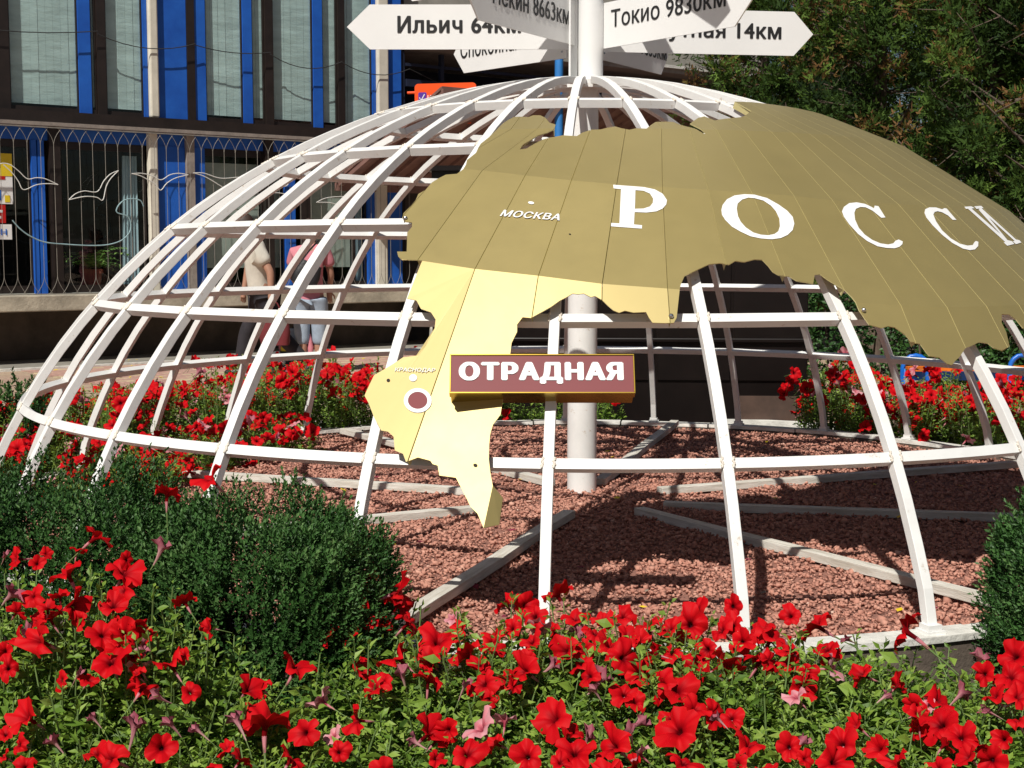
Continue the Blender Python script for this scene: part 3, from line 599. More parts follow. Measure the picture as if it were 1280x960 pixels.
def small_dot(c, k, name, m_, h=0.0025):
    ex = (c[0] + (PT['ringx'][0] - PT['ring'][0]) * k, c[1] + (PT['ringx'][1] - PT['ring'][1]) * k); ey = (c[0] + (PT['ringy'][0] - PT['ring'][0]) * k, c[1] + (PT['ringy'][1] - PT['ring'][1]) * k)
    return uv_disc(c, ex, ey, 0, 1.0, h, name, m_, 16)
small_dot(PT['msk_dot'], 0.37, 'city_dot', M['letter_white'])['label'] = 'white dot above the word for Moscow'
small_dot(PT['kr_dot'], 0.30, 'city_dot', M['letter_white'])
for k in ('b4', 'b5', 'h'): small_dot(PT[k], 0.13, 'bolt_hole', M['hole'])
def map_text(body, l, r, t, lab, slant=0.25, bold=0.03):
    v, f = text_mesh(body, bold); a = min(q[0] for q in v); b = max(q[0] for q in v)
    V = []
    for x, y, w in v:
        x = x + slant * y; s = (x - a) / (b - a); q = y / 0.727
        U = l[0] + (r[0] - l[0]) * s + (t[0] - l[0]) * q; W = l[1] + (r[1] - l[1]) * s + (t[1] - l[1]) * q
        V.append(gp(U, W, 0.0035 + w))
    o = link('city_name', mesh('city_name', V, f, M['letter_white']), gmap); o['label'] = lab
map_text('МОСКВА', PT['msk_l'], PT['msk_r'], PT['msk_t'], 'white italic word МОСКВА')
map_text('КРАСНОДАР', PT['kr_l'], PT['kr_r'], PT['kr_t'], 'tiny white word КРАСНОДАР', 0.1, 0.01)
for k in ('b1', 'b2', 'b3'):
    p = gp(*PT[k], 0.003); n = gn(int(PT[k][0]), int(PT[k][1])); b = MB()
    b.lathe([(0.009, 0), (0.009, 0.003), (0.006, 0.007), (0.002, 0.009)], 14)
    o = b.obj('bolt', M['steel'], gmap, True); o.location = p; o.rotation_euler = n.to_track_quat('Z', 'Y').to_euler()

# ------------------------------------------------------------ town sign in front of the map
RIGHT = Vector((math.cos(YAW), math.sin(YAW), 0)); FWD = Vector((-math.sin(YAW), math.cos(YAW), 0)); UP = Vector((0, 0, 1))
tilt = math.radians(29)
ts = thing('town_sign', 'maroon box sign with gold rim and white town name on the globe', 'sign')
sx_, sn, su = RIGHT, (-FWD * math.cos(tilt) + UP * math.sin(tilt)), (UP * math.cos(tilt) + FWD * math.sin(tilt))
SC0 = Vector([-0.132, -2.673, 0.83])
def tsm(name, b, m_, bevel=0):
    o = b.obj(name, m_, ts, bevel=bevel); o.matrix_world = Matrix.Translation(SC0) @ Matrix((sx_, sn * -1, su)).transposed().to_4x4(); return o
SW, SH = 0.304, 0.070
b = MB(); b.box(-SW + .004, SW - .004, 0.0035, 0.088, -SH + .004, SH - .004); tsm('sign_box', b, M['brass'])
b = MB(); b.box(-SW + .004, SW - .004, -0.001, 0.003, -SH + .004, SH - .004); tsm('sign_face', b, M['maroon'])
b = MB(); b.box(-SW, SW, -0.005, 0.03, SH - .0035, SH); tsm('rim_bar', b, M['brass'])
b = MB(); b.box(-SW, SW, -0.005, 0.03, -SH, -SH + .0035); tsm('rim_bar', b, M['brass'])
b = MB(); b.box(-SW, -SW + .0035, -0.0045, 0.03, -SH + .005, SH - .005); tsm('rim_bar', b, M['brass'])
b = MB(); b.box(SW - .0035, SW, -0.0045, 0.03, -SH + .005, SH - .005); tsm('rim_bar', b, M['brass'])
v, f = fit_text('ОТРАДНАЯ', -0.274, 0.268, -0.021, 0.060, 0.075)
tsm('lettering', (lambda q: (q.add([(x, -0.0025 - w, y) for x, y, w in v], f), q)[1])(MB()), M['letter_white'])
b = MB(); b.box(-0.02, 0.02, 0.086, 0.13, -0.04, 0.04); tsm('bracket', b, M['frame'])

# ------------------------------------------------------------ signpost
post = thing('signpost', 'tall white round signpost with arrow boards rising through the globe', 'signpost')
b = MB(); b.lathe([(0.076, -0.1), (0.076, 2.06)], 40); b.obj('lower_pole', M['frame'], post, True)
b = MB(); b.lathe([(0.063, 2.05), (0.063, 3.6)], 40, (0.035, 0, 0)); b.obj('upper_pole', M['sign_white'], post, True)
b = MB(); b.lathe([(0.095, 0.0), (0.095, 0.012)], 32, (0.02, 0, 2.062)); b.obj('flange', M['frame'], post)
b = MB(); b.box(-0.075, -0.066, -0.09, 0.0, 2.075, 3.2); b.box(-0.066, -0.032, -0.004, 0.004, 2.075, 3.2); b.obj('angle_plate', M['sign_white'], post)
SIGNS = [
    ([-0.033, 0.106, 2.265], [-1.098, 0.053, 2.267], 0.118, 0.226, 'Ильич 64км', -0.925, -0.29, 0.084, 0.083, 0.035, 'white left arrow board reading Ильич 64км'),
    ([-0.029, 0.037, 2.271], [-0.477, -0.81, 2.272], 0.1, 0.226, 'Пекин 8663км', -0.84, -0.1, 0.092, 0.092, 0.012, 'white left arrow board reading Пекин 8663км'),
    ([0.065, 0.04, 2.255], [0.689, -0.683, 2.252], 0.11, 0.226, 'Токио 9830км', 0.115, 0.9, 0.098, 0.085, 0.012, 'white right arrow board reading Токио 9830км'),
    ([0.095, 0.112, 2.256], [1.099, 0.312, 2.251], 0.105, 0.226, 'Попутная 14км', 0.13, 0.955, 0.085, 0.08, 0.03, 'white right arrow board reading Попутная 14км'),
    ([-0.087, 0.161, 2.236], [-0.67, 0.755, 2.224], 0.09, 0.226, 'Спокойная 57км', -0.86, -0.1, 0.083, 0.09, 0.012, 'white left arrow board behind, reading Спокойная'),
    ([0.087, 0.17, 2.232], [0.433, 0.819, 2.214], 0.09, 0.226, 'Москва 9035км', 0.05, 0.8, 0.083, 0.085, 0.012, 'white right arrow board behind, its text half hidden'),
    ([-0.017, -0.037, 2.56], [-0.946, -0.739, 2.56], 0.11, 0.226, '', 0, 0, 0, 0, 0, 'white arrow board high on the post'),
    ([0.052, -0.056, 2.85], [0.431, -1.066, 2.85], 0.11, 0.226, '', 0, 0, 0, 0, 0, 'white arrow board high on the post'),
    ([-0.022, 0.03, 2.86], [-0.953, 0.55, 2.86], 0.11, 0.226, '', 0, 0, 0, 0, 0, 'white arrow board high on the post'),
    ([0.086, -0.022, 3.35], [1.02, -0.412, 3.35], 0.11, 0.226, '', 0, 0, 0, 0, 0, 'white arrow board high on the post'),
    ([0.0, -0.052, 3.15], [-0.55, -0.953, 3.15], 0.11, 0.226, '', 0, 0, 0, 0, 0, 'white arrow board high on the post'),
    ([0.088, 0.016, 3.3], [0.966, 0.259, 3.3], 0.11, 0.226, '', 0, 0, 0, 0, 0, 'white arrow board high on the post'),
    ([-0.038, 0.173, 2.656], [-0.969, 0.828, 2.627], 0.11, 0.226, '', 0, 0, 0, 0, 0, 'white left arrow board at the top edge of the picture')]
for (S, E, ext, h, body, t0, t1, base, cap, bold, lab) in SIGNS:
    S, E = Vector(S), Vector(E); d = E - S; d.z = 0; L = d.length; d.normalize()
    rev = d.dot(RIGHT) < 0
    ax = -d if rev else d; nrm = ax.cross(UP)                      # reading direction, and out of the face
    if nrm.dot(-FWD) < 0: nrm = -nrm
    x0, x1 = (-L, 0.0) if rev else (0.0, L)
    pts = [(x0, 0), (x1, 0), (x1, h), (x0, h)]
    if rev: pts = [(x0, 0), (x1, 0), (x1, h), (x0, h), (x0 - ext, h / 2)]
    else: pts = [(x0, 0), (x1, 0), (x1 + ext, h / 2), (x1, h), (x0, h)]
    z0 = (S.z + E.z) / 2; n = len(pts); W = lambda q, k: S + ax * q[0] + nrm * k + Vector((0, 0, z0 - S.z + q[1]))
    m = MB(); m.add([W(q, 0.004) for q in pts] + [W(q, -0.004) for q in pts], [tuple(range(n)), tuple(range(2 * n - 1, n - 1, -1))] + [(k, n + k, n + (k + 1) % n, (k + 1) % n) for k in range(n)])
    bd = m.obj('arrow_board', M['sign_white'], post); bd['label'] = lab
    if body:
        v, f = fit_text(body, t0, t1, base, cap, bold); m = MB(); m.add([W((x, y), 0.0055 + w) for x, y, w in v], f)
        m.obj('lettering', M['sign_black'], bd)
    for q in ((0.03, 0.035), (0.03, h - 0.035)):
        q = (-q[0], q[1]) if rev else q; m = MB(); m.tube([W(q, 0.003), W(q, 0.009)], 0.0055, 10); m.obj('bolt', M['steel'], bd)

# ------------------------------------------------------------ building behind (frame: x along the wall, y into it)
PZ = -0.11
BO = Vector((-6.7736, 8.7853, 0)); BA = math.atan2(0.65576, 0.75497)
bt, bn = Vector((0.75497, 0.65576, 0)), Vector((0.65576, -0.75497, 0))
def BP(s, off, z): return BO + bt * s + bn * off + Vector((0, 0, z))
bld = thing('building', 'blue and white two storey shop building with brown window frames', 'building', BO, BA)
def bx(name, m_, *boxes, parent=None, bevel=0.0, label=None):
    b = MB()
    for (s0, s1, o0, o1, z0, z1) in boxes: b.box(s0, s1, -o1, -o0, z0, z1)
    o = b.obj(name, m_, parent or bld, bevel=bevel)
    if label: o['label'] = label
    return o
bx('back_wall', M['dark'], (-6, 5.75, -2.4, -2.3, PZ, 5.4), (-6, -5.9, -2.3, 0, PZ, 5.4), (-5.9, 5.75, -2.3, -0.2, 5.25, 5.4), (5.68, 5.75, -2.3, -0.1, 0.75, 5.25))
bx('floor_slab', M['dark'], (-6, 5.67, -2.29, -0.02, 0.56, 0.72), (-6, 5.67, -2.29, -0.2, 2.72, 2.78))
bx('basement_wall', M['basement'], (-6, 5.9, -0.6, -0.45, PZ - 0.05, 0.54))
bx('ledge', M['ledge'], (-6, 5.95, -0.45, 0.36, 0.54, 0.725), bevel=0.012)
bx('beam', M['brown_metal'], (-6, 5.68, -0.05, 0.10, 2.735, 2.865))
bx('sill', M['sill_metal'], (-6, 5.7, -0.04, 0.15, 2.69, 2.732))
bx('lintel', M['blue'], (-6, 5.65, -0.08, 0.0, 2.53, 2.688))
bx('plinth_band', M['shutter'], (-6, 5.65, -0.08, 0.004, 0.726, 0.74))
for (s0, s1) in ((1.04, 1.19), (2.03, 2.42), (2.53, 2.68), (3.2, 3.33), (4.23, 4.37), (5.385, 5.62), (1.85, 1.905), (5.15, 5.205)):
    bx('pilaster', M['blue'], (s0, s1, -0.10, 0.012, 2.87, 5.2))
for (s0, s1) in ((0.44, 0.5), (0.515, 0.59), (2.0, 2.37), (2.49, 2.64), (3.78, 3.93), (5.06, 5.205), (5.385, 5.62)):
    bx('pilaster', M['blue'], (s0, s1, -0.10, 0.012, 0.728, 2.528))
for (s0, s1) in ((0.02, 0.22), (1.26, 1.375), (2.42, 2.53), (3.51, 3.63), (4.6, 4.71), (-1.3, -1.15), (-2.6, -2.45)):
    bx('mullion', M['brown_metal'], (s0 + .004, s1 - .004, -0.02, 0.03, 2.868, 5.2))
for (s0, s1, m_) in ((0.64, 0.77, M['brown_metal']), (2.375, 2.48, M['sill_metal']), (3.47, 3.59, M['brown_metal']), (4.02, 4.13, M['brown_metal']), (-0.9, -0.78, M['brown_metal'])):
    bx('post', m_, (s0, s1, -0.04, 0.06, 0.728, 2.688))
for (s0, s1) in ((1.91, 2.025), (5.21, 5.38)):
    for (z0, z1) in ((2.868, 5.2), (0.728, 2.688)): bx('white_pipe', M['pipe_white'], (s0 - (0.04 if z0 < 1 else 0), s1 - (0.035 if z0 < 1 else 0), -0.02, 0.075, z0, z1), bevel=0.02)
def ring(s0, s1, z0, z1, zi0, zi1, o0, o1, w=0.016):
    b = MB(); q = [(s0, z0), (s1, z0), (s1, z1), (s0, z1)]; p = [(s0 + w, zi0), (s1 - w, zi0), (s1 - w, zi1), (s0 + w, zi1)]
    b.add([(x, -o, z) for o in (o1, o0) for x, z in q + p], [f for k in range(4) for f in ((k, (k + 1) % 4, 4 + (k + 1) % 4, 4 + k), (8 + k, 12 + k, 12 + (k + 1) % 4, 8 + (k + 1) % 4), (k, 8 + k, 8 + (k + 1) % 4, (k + 1) % 4), (4 + k, 4 + (k + 1) % 4, 12 + (k + 1) % 4, 12 + k))])
    return b.obj('window', M['brown_metal'], bld)
def upper_window(s0, s1):
    w = ring(s0 + .001, s1 - .001, 2.868, 5.2, 2.92, 5.1, -0.035, -0.005)
    bx('pane', M['glass'], (s0 + 0.002, s1 - 0.002, -0.022, -0.018, 2.92, 5.1), parent=w)
    b = MB(); n = max(1, int((s1 - s0) / 0.088)); st = (s1 - s0) / n
    for k in range(n):
        a = s0 + k * st; y = 0.06 + 0.004 * rnd.random(); t = rnd.uniform(-0.05, 0.03) * st / 2
        b.add([(a + 0.0003, y - t, 2.955), (a + st - 0.0006, y + t, 2.955), (a + st - 0.0006, y + t, 5.15), (a + 0.0003, y - t, 5.15)], [(0, 1, 2, 3)])
    b.obj('vertical_blind', M['blind'], w)['kind'] = 'stuff'
    bx('window_board', M['hole'], (s0, s1, -0.3, -0.19, 2.8, 2.93), parent=w)
for a in ((-1.15, 0.02), (0.22, 1.04), (1.19, 1.26), (1.375, 1.85), (2.68, 3.2), (3.33, 3.51), (3.63, 4.23), (4.37, 4.6), (4.71, 5.15), (-2.45, -1.3)):
    upper_window(*a)
def lower_window(s0, s1, back=None):
    w = ring(s0 + .001, s1 - .001, 0.742, 2.528, 0.83, 2.44, -0.07, -0.03)
    bx('pane', M['glass'], (s0 + 0.002, s1 - 0.002, -0.052, -0.048, 0.83, 2.44), parent=w)
    if back: bx('blind', back, (s0, s1, -0.16, -0.14, 1.02, 2.36), (s0, s1, -0.165, -0.135, 1.78, 1.82), parent=w)
    return w
for a in ((-0.78, 0.44), (0.77, 1.86)): lower_window(*a)
for a in ((2.64, 3.47), (3.59, 3.78), (4.13, 4.86)): lower_window(*a, back=M['shutter'])
lower_window(4.86, 5.06)
# pale gathered curtains inside
for (sA, sB) in ((1.58, 1.80), (4.88, 5.05)):
    b = MB(); n = 16; V = []
    for k in range(n + 1):
        s = sA + (sB - sA) * k / n
        V += [(s, 0.16 + 0.018 * math.sin(k * 1.9), 0.80), (s + 0.10 * (1 - k / n) * 0.4, 0.16 + 0.018 * math.sin(k * 1.9), 2.40)]
    b.add(V, [(2 * k, 2 * k + 2, 2 * k + 3, 2 * k + 1) for k in range(n)]); b.obj('curtain', M['curtain'], bld, True)
# shelving grid seen in the left window
b = MB()
for k in range(5): b.box(-0.1, 0.42, 0.5, 0.52, 0.95 + 0.22 * k, 0.965 + 0.22 * k)
for s in (-0.1, 0.16, 0.4): b.box(s, s + 0.014, 0.49, 0.53, 0.728, 2.1)
b.obj('shelf_rack', M['brown_metal'], bld)
# entrance range in deep shade, right part of the building
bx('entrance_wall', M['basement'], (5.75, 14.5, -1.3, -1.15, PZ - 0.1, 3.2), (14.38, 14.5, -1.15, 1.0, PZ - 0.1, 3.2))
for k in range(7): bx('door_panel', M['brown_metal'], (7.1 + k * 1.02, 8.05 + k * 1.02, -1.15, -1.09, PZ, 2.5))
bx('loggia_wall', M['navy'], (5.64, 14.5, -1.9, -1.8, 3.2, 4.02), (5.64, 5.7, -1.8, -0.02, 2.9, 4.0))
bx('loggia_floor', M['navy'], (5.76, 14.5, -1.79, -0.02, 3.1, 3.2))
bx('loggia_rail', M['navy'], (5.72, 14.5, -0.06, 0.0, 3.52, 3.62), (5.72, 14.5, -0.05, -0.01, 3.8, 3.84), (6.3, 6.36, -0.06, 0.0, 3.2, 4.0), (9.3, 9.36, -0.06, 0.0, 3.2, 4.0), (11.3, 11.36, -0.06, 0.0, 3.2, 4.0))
bx('roof_slab', M['fascia'], (5.64, 13.9, -1.95, 0.35, 4.03, 4.16))
bx('roof_edge', M['kerb_paint'], (9.0, 13.9, 0.36, 0.40, 4.10, 4.145))
bx('upper_wall', M['fascia'], (5.64, 13.4, -1.95, -0.3, 4.17, 5.3))
bx('handrail', M['sill_metal'], (6.0, 12.5, 1.5, 1.535, 0.62, 0.65), (6.0, 12.5, 1.5, 1.535, 0.30, 0.32), *[(s, s + 0.03, 1.5, 1.53, PZ, 0.62) for s in (6.0, 7.6, 9.2, 10.8, 12.47)])
# brown ribbed canopy hanging over the entrance
can = thing('canopy', 'brown ribbed metal canopy over the dark entrance behind the globe', 'canopy', BO, BA)
CZ0, CZ1, COFF, CS0, CS1 = 2.16, 3.18, 2.5, 4.55, 11.5
b = MB(); b.add([(CS0, 0, CZ0), (CS1, 0, CZ0), (CS1, -COFF, CZ1), (CS0, -COFF, CZ1)] + [(CS0, 0, CZ0 + 0.03), (CS1, 0, CZ0 + 0.03), (CS1, -COFF, CZ1 + 0.03), (CS0, -COFF, CZ1 + 0.03)], [(0, 1, 2, 3), (7, 6, 5, 4), (0, 4, 5, 1), (1, 5, 6, 2), (2, 6, 7, 3), (3, 7, 4, 0)])
b.obj('canopy_sheet', M['canopy'], can)
b = MB(); b.sweep([(CS0, -0.02, CZ0 - 0.06), (CS1, -0.02, CZ0 - 0.06)], UP, 0.06, 0.11); b.obj('edge_beam', M['canopy'], can)
b = MB(); b.sweep([(CS0, -COFF, CZ1 - 0.03), (CS1, -COFF, CZ1 - 0.03)], UP, 0.05, 0.06); b.obj('edge_beam', M['canopy'], can)
for k in range(30):
    s = CS0 + 0.05 + k * 0.237
    b = MB(); b.sweep([(s, -0.05, CZ0 - 0.006), (s, -COFF + 0.03, CZ1 - 0.018)], UP, 0.05 if k % 4 else 0.07, 0.05 if k % 4 else 0.10); b.obj('rib', M['canopy'], can)
p = BP(6.9, 2.45, 0); cp = thing('canopy_post', 'slim blue steel post holding the canopy behind the white pole', 'post', (-0.317, 11.188, 0.0))
b = MB(); b.lathe([(0.055, PZ), (0.055, 4.0)], 16); b.obj('pole_shaft', M['pole_blue'], cp, True); b = MB(); b.box(-0.1, 0.1, -0.1, 0.1, PZ, PZ + 0.02); b.obj('foot_plate', M['pole_blue'], cp)
# orange shop sign
os_ = thing('shop_sign', 'orange shop sign with a violet tick badge hanging under the loggia', 'sign', (-2.185, 11.182, 2.87), -0.17)
def rrect(w, h, r, n=5):
    P = []
    for cx, cy, a0 in ((w - r, h - r, 0), (r, h - r, 90), (r, r, 180), (w - r, r, 270)):
        P += [(cx + r * math.cos(math.radians(a0 + 90 * k / n)), cy + r * math.sin(math.radians(a0 + 90 * k / n))) for k in range(n + 1)]
    return P
def plate(P, y0, y1):
    m = MB(); n = len(P); m.add([(x, y0, z) for x, z in P] + [(x, y1, z) for x, z in P], [tuple(range(n)), tuple(range(2 * n - 1, n - 1, -1))] + [(k, n + k, n + (k + 1) % n, (k + 1) % n) for k in range(n)]); return m
plate(rrect(0.82, 0.52, 0.05), 0.0, 0.03).obj('sign_panel', M['sign_orange'], os_)
plate([(x + 0.05, z + 0.24) for x, z in rrect(0.11, 0.17, 0.02)], -0.004, -0.001).obj('badge', M['sign_violet'], os_)
m = MB(); m.sweep([(0.065, -0.006, 0.345), (0.09, -0.006, 0.31), (0.135, -0.006, 0.385)], Vector((0, -1, 0)), 0.012, 0.002); m.obj('tick_mark', M['letter_white'], os_)
v, f = fit_text('КИБЕР ПОЧТА', 0.175, 0.78, 0.27, 0.10, 0.02); m = MB(); m.add([(x, -0.005 - w, y) for x, y, w in v], f); m.obj('lettering', M['letter_white'], os_)
m = MB(); m.tube([(-0.10, 0.015, 0.41), (0.02, 0.015, 0.41)], 0.018, 8); m.obj('bracket', M['sign_orange'], os_)
rp = thing('red_board', 'dark red board in the shade just right of the signpost', 'board', (0.225, 13.539, 2.879), BA)
plate(rrect(1.5, 0.5, 0.02), 0.0, 0.03).obj('board_panel', M['sign_red'], rp)
m = MB(); m.tube([(0.1, 0.02, 0.5), (0.1, 0.02, 0.9)], 0.015, 8); m.tube([(1.4, 0.02, 0.5), (1.4, 0.02, 0.9)], 0.015, 8); m.obj('hanger', M['brown_metal'], rp)
KP = Vector((1.759, 3.841, 0.0))  # assumed wall: a near-black panelled box filling the dark area behind the pole
ks = thing('dark_wall', 'low dark brown wall assumed to stand behind the white pole', 'dark_wall', KP, YAW - 0.06)
def kb_(name, m_, *bs, bevel=0.0):
    b = MB()
    for q in bs: b.box(*q)
    return b.obj(name, m_, ks, bevel=bevel)
KW = 2.95
kb_('wall', M['dark_wall'], (-KW, 0, 0.0, 1.1, PZ, 1.86))
for k in range(5): kb_('wall_panel', M['dark_wall'], (-KW + 0.012 + k * KW / 5, -KW + (k + 1) * KW / 5 - 0.012, -0.018, -0.002, 0.22, 1.80), bevel=0.004)
for z in (0.52,): kb_('rail', M['dark_wall'], (-KW, 0.0, -0.05, -0.019, z, z + 0.035), bevel=0.008)
kb_('base_board', M['sill_dark'], (-0.55, -0.005, -0.03, -0.001, PZ, 0.10))
kb_('roof', M['dark_wall'], (-KW - 0.03, 0.02, -0.06, 1.15, 1.861, 1.90))
# rough pier beside the steps
pr = MB(); n = 10; V = []; F = []
for zz in range(n + 1):
    for k in range(16):
        a = 2 * math.pi * k / 16; r = 0.26 / max(abs(math.cos(a)), abs(math.sin(a))) ; r = min(r, 0.31) * (1 + 0.10 * mnoise.noise(Vector((math.cos(a) * 2, math.sin(a) * 2, zz * 0.9))))
        V.append((r * math.cos(a), r * math.sin(a), PZ + zz * 0.085))
F = [(z_ * 16 + k, z_ * 16 + (k + 1) % 16, z_ * 16 + 16 + (k + 1) % 16, z_ * 16 + 16 + k) for z_ in range(n) for k in range(16)] + [tuple(n * 16 + k for k in range(16))]
pr.add(V, F); o = pr.obj('stone_pier', M['plaster']); o.location = BP(6.15, 0.45, 0); o.rotation_euler = (0, 0, BA); tag(o, 'rough pale plastered pier at the end of the concrete ledge', 'pier')
# sagging cable along the upper windows
m = MB(); P = []
for a, b_, sag in ((-1.2, 1.25, 0.10), (1.25, 2.5, 0.11), (2.5, 3.55, 0.05), (3.55, 4.62, 0.13), (4.62, 5.7, 0.12), (5.7, 9, 0.3)):
    for k in range(9):
        t = k / 8; P.append(BP(a + (b_ - a) * t, 0.10, 3.83 - 4 * sag * t * (1 - t) + 0.02 * math.sin(a * 5) - 0.012 * (a + 1.2)))
m.tube(P, 0.006, 5); tag(m.obj('cable', M['cable']), 'thin black cable sagging across the upper windows', 'cable')

# ------------------------------------------------------------ white grille with birds
gr = thing('window_grille', 'white wire grille with bird outlines before the lower windows', 'grille', BO, BA)
GO = -0.25
gs = [0.155 * k - 0.62 for k in range(41)]
me_bar = (lambda q: (q.tube([(0, 0, 0.93), (0, 0, 2.46)], 0.0032, 6), q)[1])(MB()).mesh('bar', M['grille'])
for s in gs: link('bar', me_bar, gr).location = (s, GO, 0)
def arcs(z0, z1, name):
    for s in gs[:-1]:
        for d in (1, -1):
            m = MB(); n = 7
            m.tube([(s + (0 if d > 0 else 0.155) + d * 0.1 * (t / n) ** 1.8, GO, z0 + (z1 - z0) * t / n) for t in range(n + 1)], 0.0028, 5)
            m.obj(name, M['grille'], gr)
arcs(2.46, 2.66, 'top_arc'); arcs(0.95, 0.735, 'bottom_arc')
m = MB(); m.box(-0.65, 5.6, GO - 0.008, GO + 0.008, 0.73, 0.742); m.box(-0.65, 5.6, GO - 0.008, GO + 0.008, 2.655, 2.667); m.obj('rail', M['grille'], gr)
def curve(P, n=8):
    out = []
    for k in range(len(P) - 1):
        p0, p1, p2, p3 = P[max(0, k - 1)], P[k], P[k + 1], P[min(len(P) - 1, k + 2)]
        for q in range(n):
            t = q / n; out.append(tuple(0.5 * ((2 * p1[c]) + (-p0[c] + p2[c]) * t + (2 * p0[c] - 5 * p1[c] + 4 * p2[c] - p3[c]) * t * t + (-p0[c] + 3 * p1[c] - 3 * p2[c] + p3[c]) * t ** 3) for c in (0, 1)))
    return out + [P[-1]]
BIRDS = [[[(-0.107, 2.164), (-0.004, 2.223), (0.098, 2.218), (0.198, 2.149), (0.298, 2.062), (0.403, 2.078), (0.507, 2.068), (0.655, 2.005)], [(0.655, 2.005), (0.54, 2.014), (0.4, 1.996), (0.251, 1.937), (0.194, 2.03), (0.128, 2.121), (0.03, 2.211)]], [[(0.778, 1.834), (0.858, 1.904), (0.967, 1.941), (1.123, 1.938), (1.21, 2.067), (1.295, 2.15), (1.394, 2.194)], [(1.394, 2.194), (1.294, 2.096), (1.235, 1.997), (1.19, 1.842), (1.112, 1.871), (0.965, 1.876), (0.778, 1.834)]], [[(1.559, 2.163), (1.683, 2.171), (1.817, 2.148), (1.932, 2.101), (2.051, 2.165), (2.169, 2.187), (2.292, 2.172)], [(1.559, 2.163), (1.663, 2.143), (1.757, 2.101), (1.853, 2.05), (1.924, 1.976), (2.009, 2.063), (2.128, 2.13), (2.292, 2.172)]], [[(2.362, 2.199), (2.503, 2.2), (2.727, 2.146), (2.977, 2.165), (3.188, 2.166)], [(2.362, 2.199), (2.523, 2.155), (2.745, 2.04), (2.806, 1.995), (2.975, 2.112), (3.188, 2.166)]], [[(3.355, 1.97), (3.528, 1.984), (3.681, 1.978), (3.86, 2.06), (3.987, 2.297)], [(3.529, 2.061), (3.661, 2.078), (3.751, 2.173), (3.987, 2.297)], [(4.103, 1.874), (4.241, 1.932), (4.425, 1.956), (4.646, 1.961)], [(4.103, 1.874), (4.308, 1.875), (4.492, 1.838), (4.563, 1.88), (4.646, 1.971)]]]
for parts in BIRDS:
    m = MB()
    for P in parts: m.tube([(s, GO - 0.012, z) for s, z in curve(P)], 0.0055, 6)
    m.obj('bird', M['ornament'], gr)
m = MB(); m.tube([(s, GO - 0.014, z) for s, z in curve([(0.11, 1.585), (0.192, 1.492), (0.31, 1.407), (0.483, 1.338), (0.749, 1.313), (1.021, 1.301), (1.243, 1.313), (1.413, 1.367), (1.514, 1.467), (1.529, 1.575), (1.487, 1.655), (1.366, 1.694), (1.364, 1.751), (1.426, 1.824), (1.522, 1.862), (1.655, 1.847), (1.7, 1.775)], 10)], 0.0075, 6); m.obj('scroll', M['rope'], gr)
# stickers on the left window
def sticker(s0, s1, z0, z1, m_, lab, texts=(), marks=()):
    o = thing('poster', lab, 'poster', BO, BA)
    b = MB(); b.box(s0, s1, 0.03, 0.034, z0, z1); b.obj('sheet', m_, o)
    for (a, b_, c, d, mm) in marks:
        q = MB(); q.box(a, b_, 0.026, 0.029, c, d); q.obj('print_block', mm, o)
    for (body, x0, x1, y0, cap, mm) in texts:
        v, f = fit_text(body, x0, x1, y0, cap, 0.02); q = MB(); q.add([(x, 0.0245 - w, y) for x, y, w in v], f); q.obj('lettering', mm, o)
sticker(0.0 - 0.25, 0.225, 1.78, 2.36, M['letter_white'], 'yellow topped poster stuck inside the left edge of the window', (), ((-0.25, 0.225, 2.10, 2.36, M['yellow']), (-0.25, 0.14, 2.06, 2.10, M['sign_red']), (0.13, 0.19, 1.80, 1.88, M['yellow']), (0.03, 0.09, 1.82, 1.94, M['rack_blue'])))
sticker(-0.2, 0.135, 1.56, 1.77, M['sign_red'], 'small red notice under the yellow topped poster', (), ((-0.15, 0.10, 1.68, 1.71, M['letter_white']), (-0.15, 0.08, 1.61, 1.64, M['letter_white'])))
sticker(-0.2, 0.20, 1.37, 1.545, M['letter_white'], 'white notice with blue letters, lowest on the left window', (('РН', 0.0, 0.14, 1.42, 0.07, M['rack_blue']),))
# potted fern behind the glass
pot = thing('potted_plant', 'green fern in a red clay pot behind the left window', 'potted plant', BP(1.27, -0.33, 0.725))
b = MB(); b.lathe([(0.075, 0), (0.105, 0.2), (0.12, 0.2), (0.12, 0.24), (0.10, 0.24)], 20); b.obj('pot', M['terracotta'], pot)
b = MB()
for k in range(34):
    a = rnd.uniform(0, 6.283); L = rnd.uniform(0.35, 0.62); el = rnd.uniform(0.5, 1.35); pts = []
    for q in range(9):
        t = q / 8; r = L * t * math.cos(el * (1 - 0.35 * t)); z = 0.24 + L * (t * math.sin(el) - 0.55 * t * t); pts.append(Vector((r * math.cos(a), r * math.sin(a), z)))
    sd = Vector((-math.sin(a), math.cos(a), 0))
    for q in range(1, 8):
        w = 0.085 * math.sin(math.pi * (q / 8) ** 0.7) + 0.012
        for sg in (1, -1):
            tip = pts[q] + sd * sg * w + (pts[q + 1] - pts[q]) * 0.6 - Vector((0, 0, 0.02)); tt = rnd.random()
            b.add([pts[q], pts[q] + (pts[q + 1] - pts[q]) * 0.45, tip], [(0, 1, 2)], tt)
b.obj('fronds', M['fern_leaf'], pot, tint=True)
pot.scale = (1.15, 0.62, 1.2)

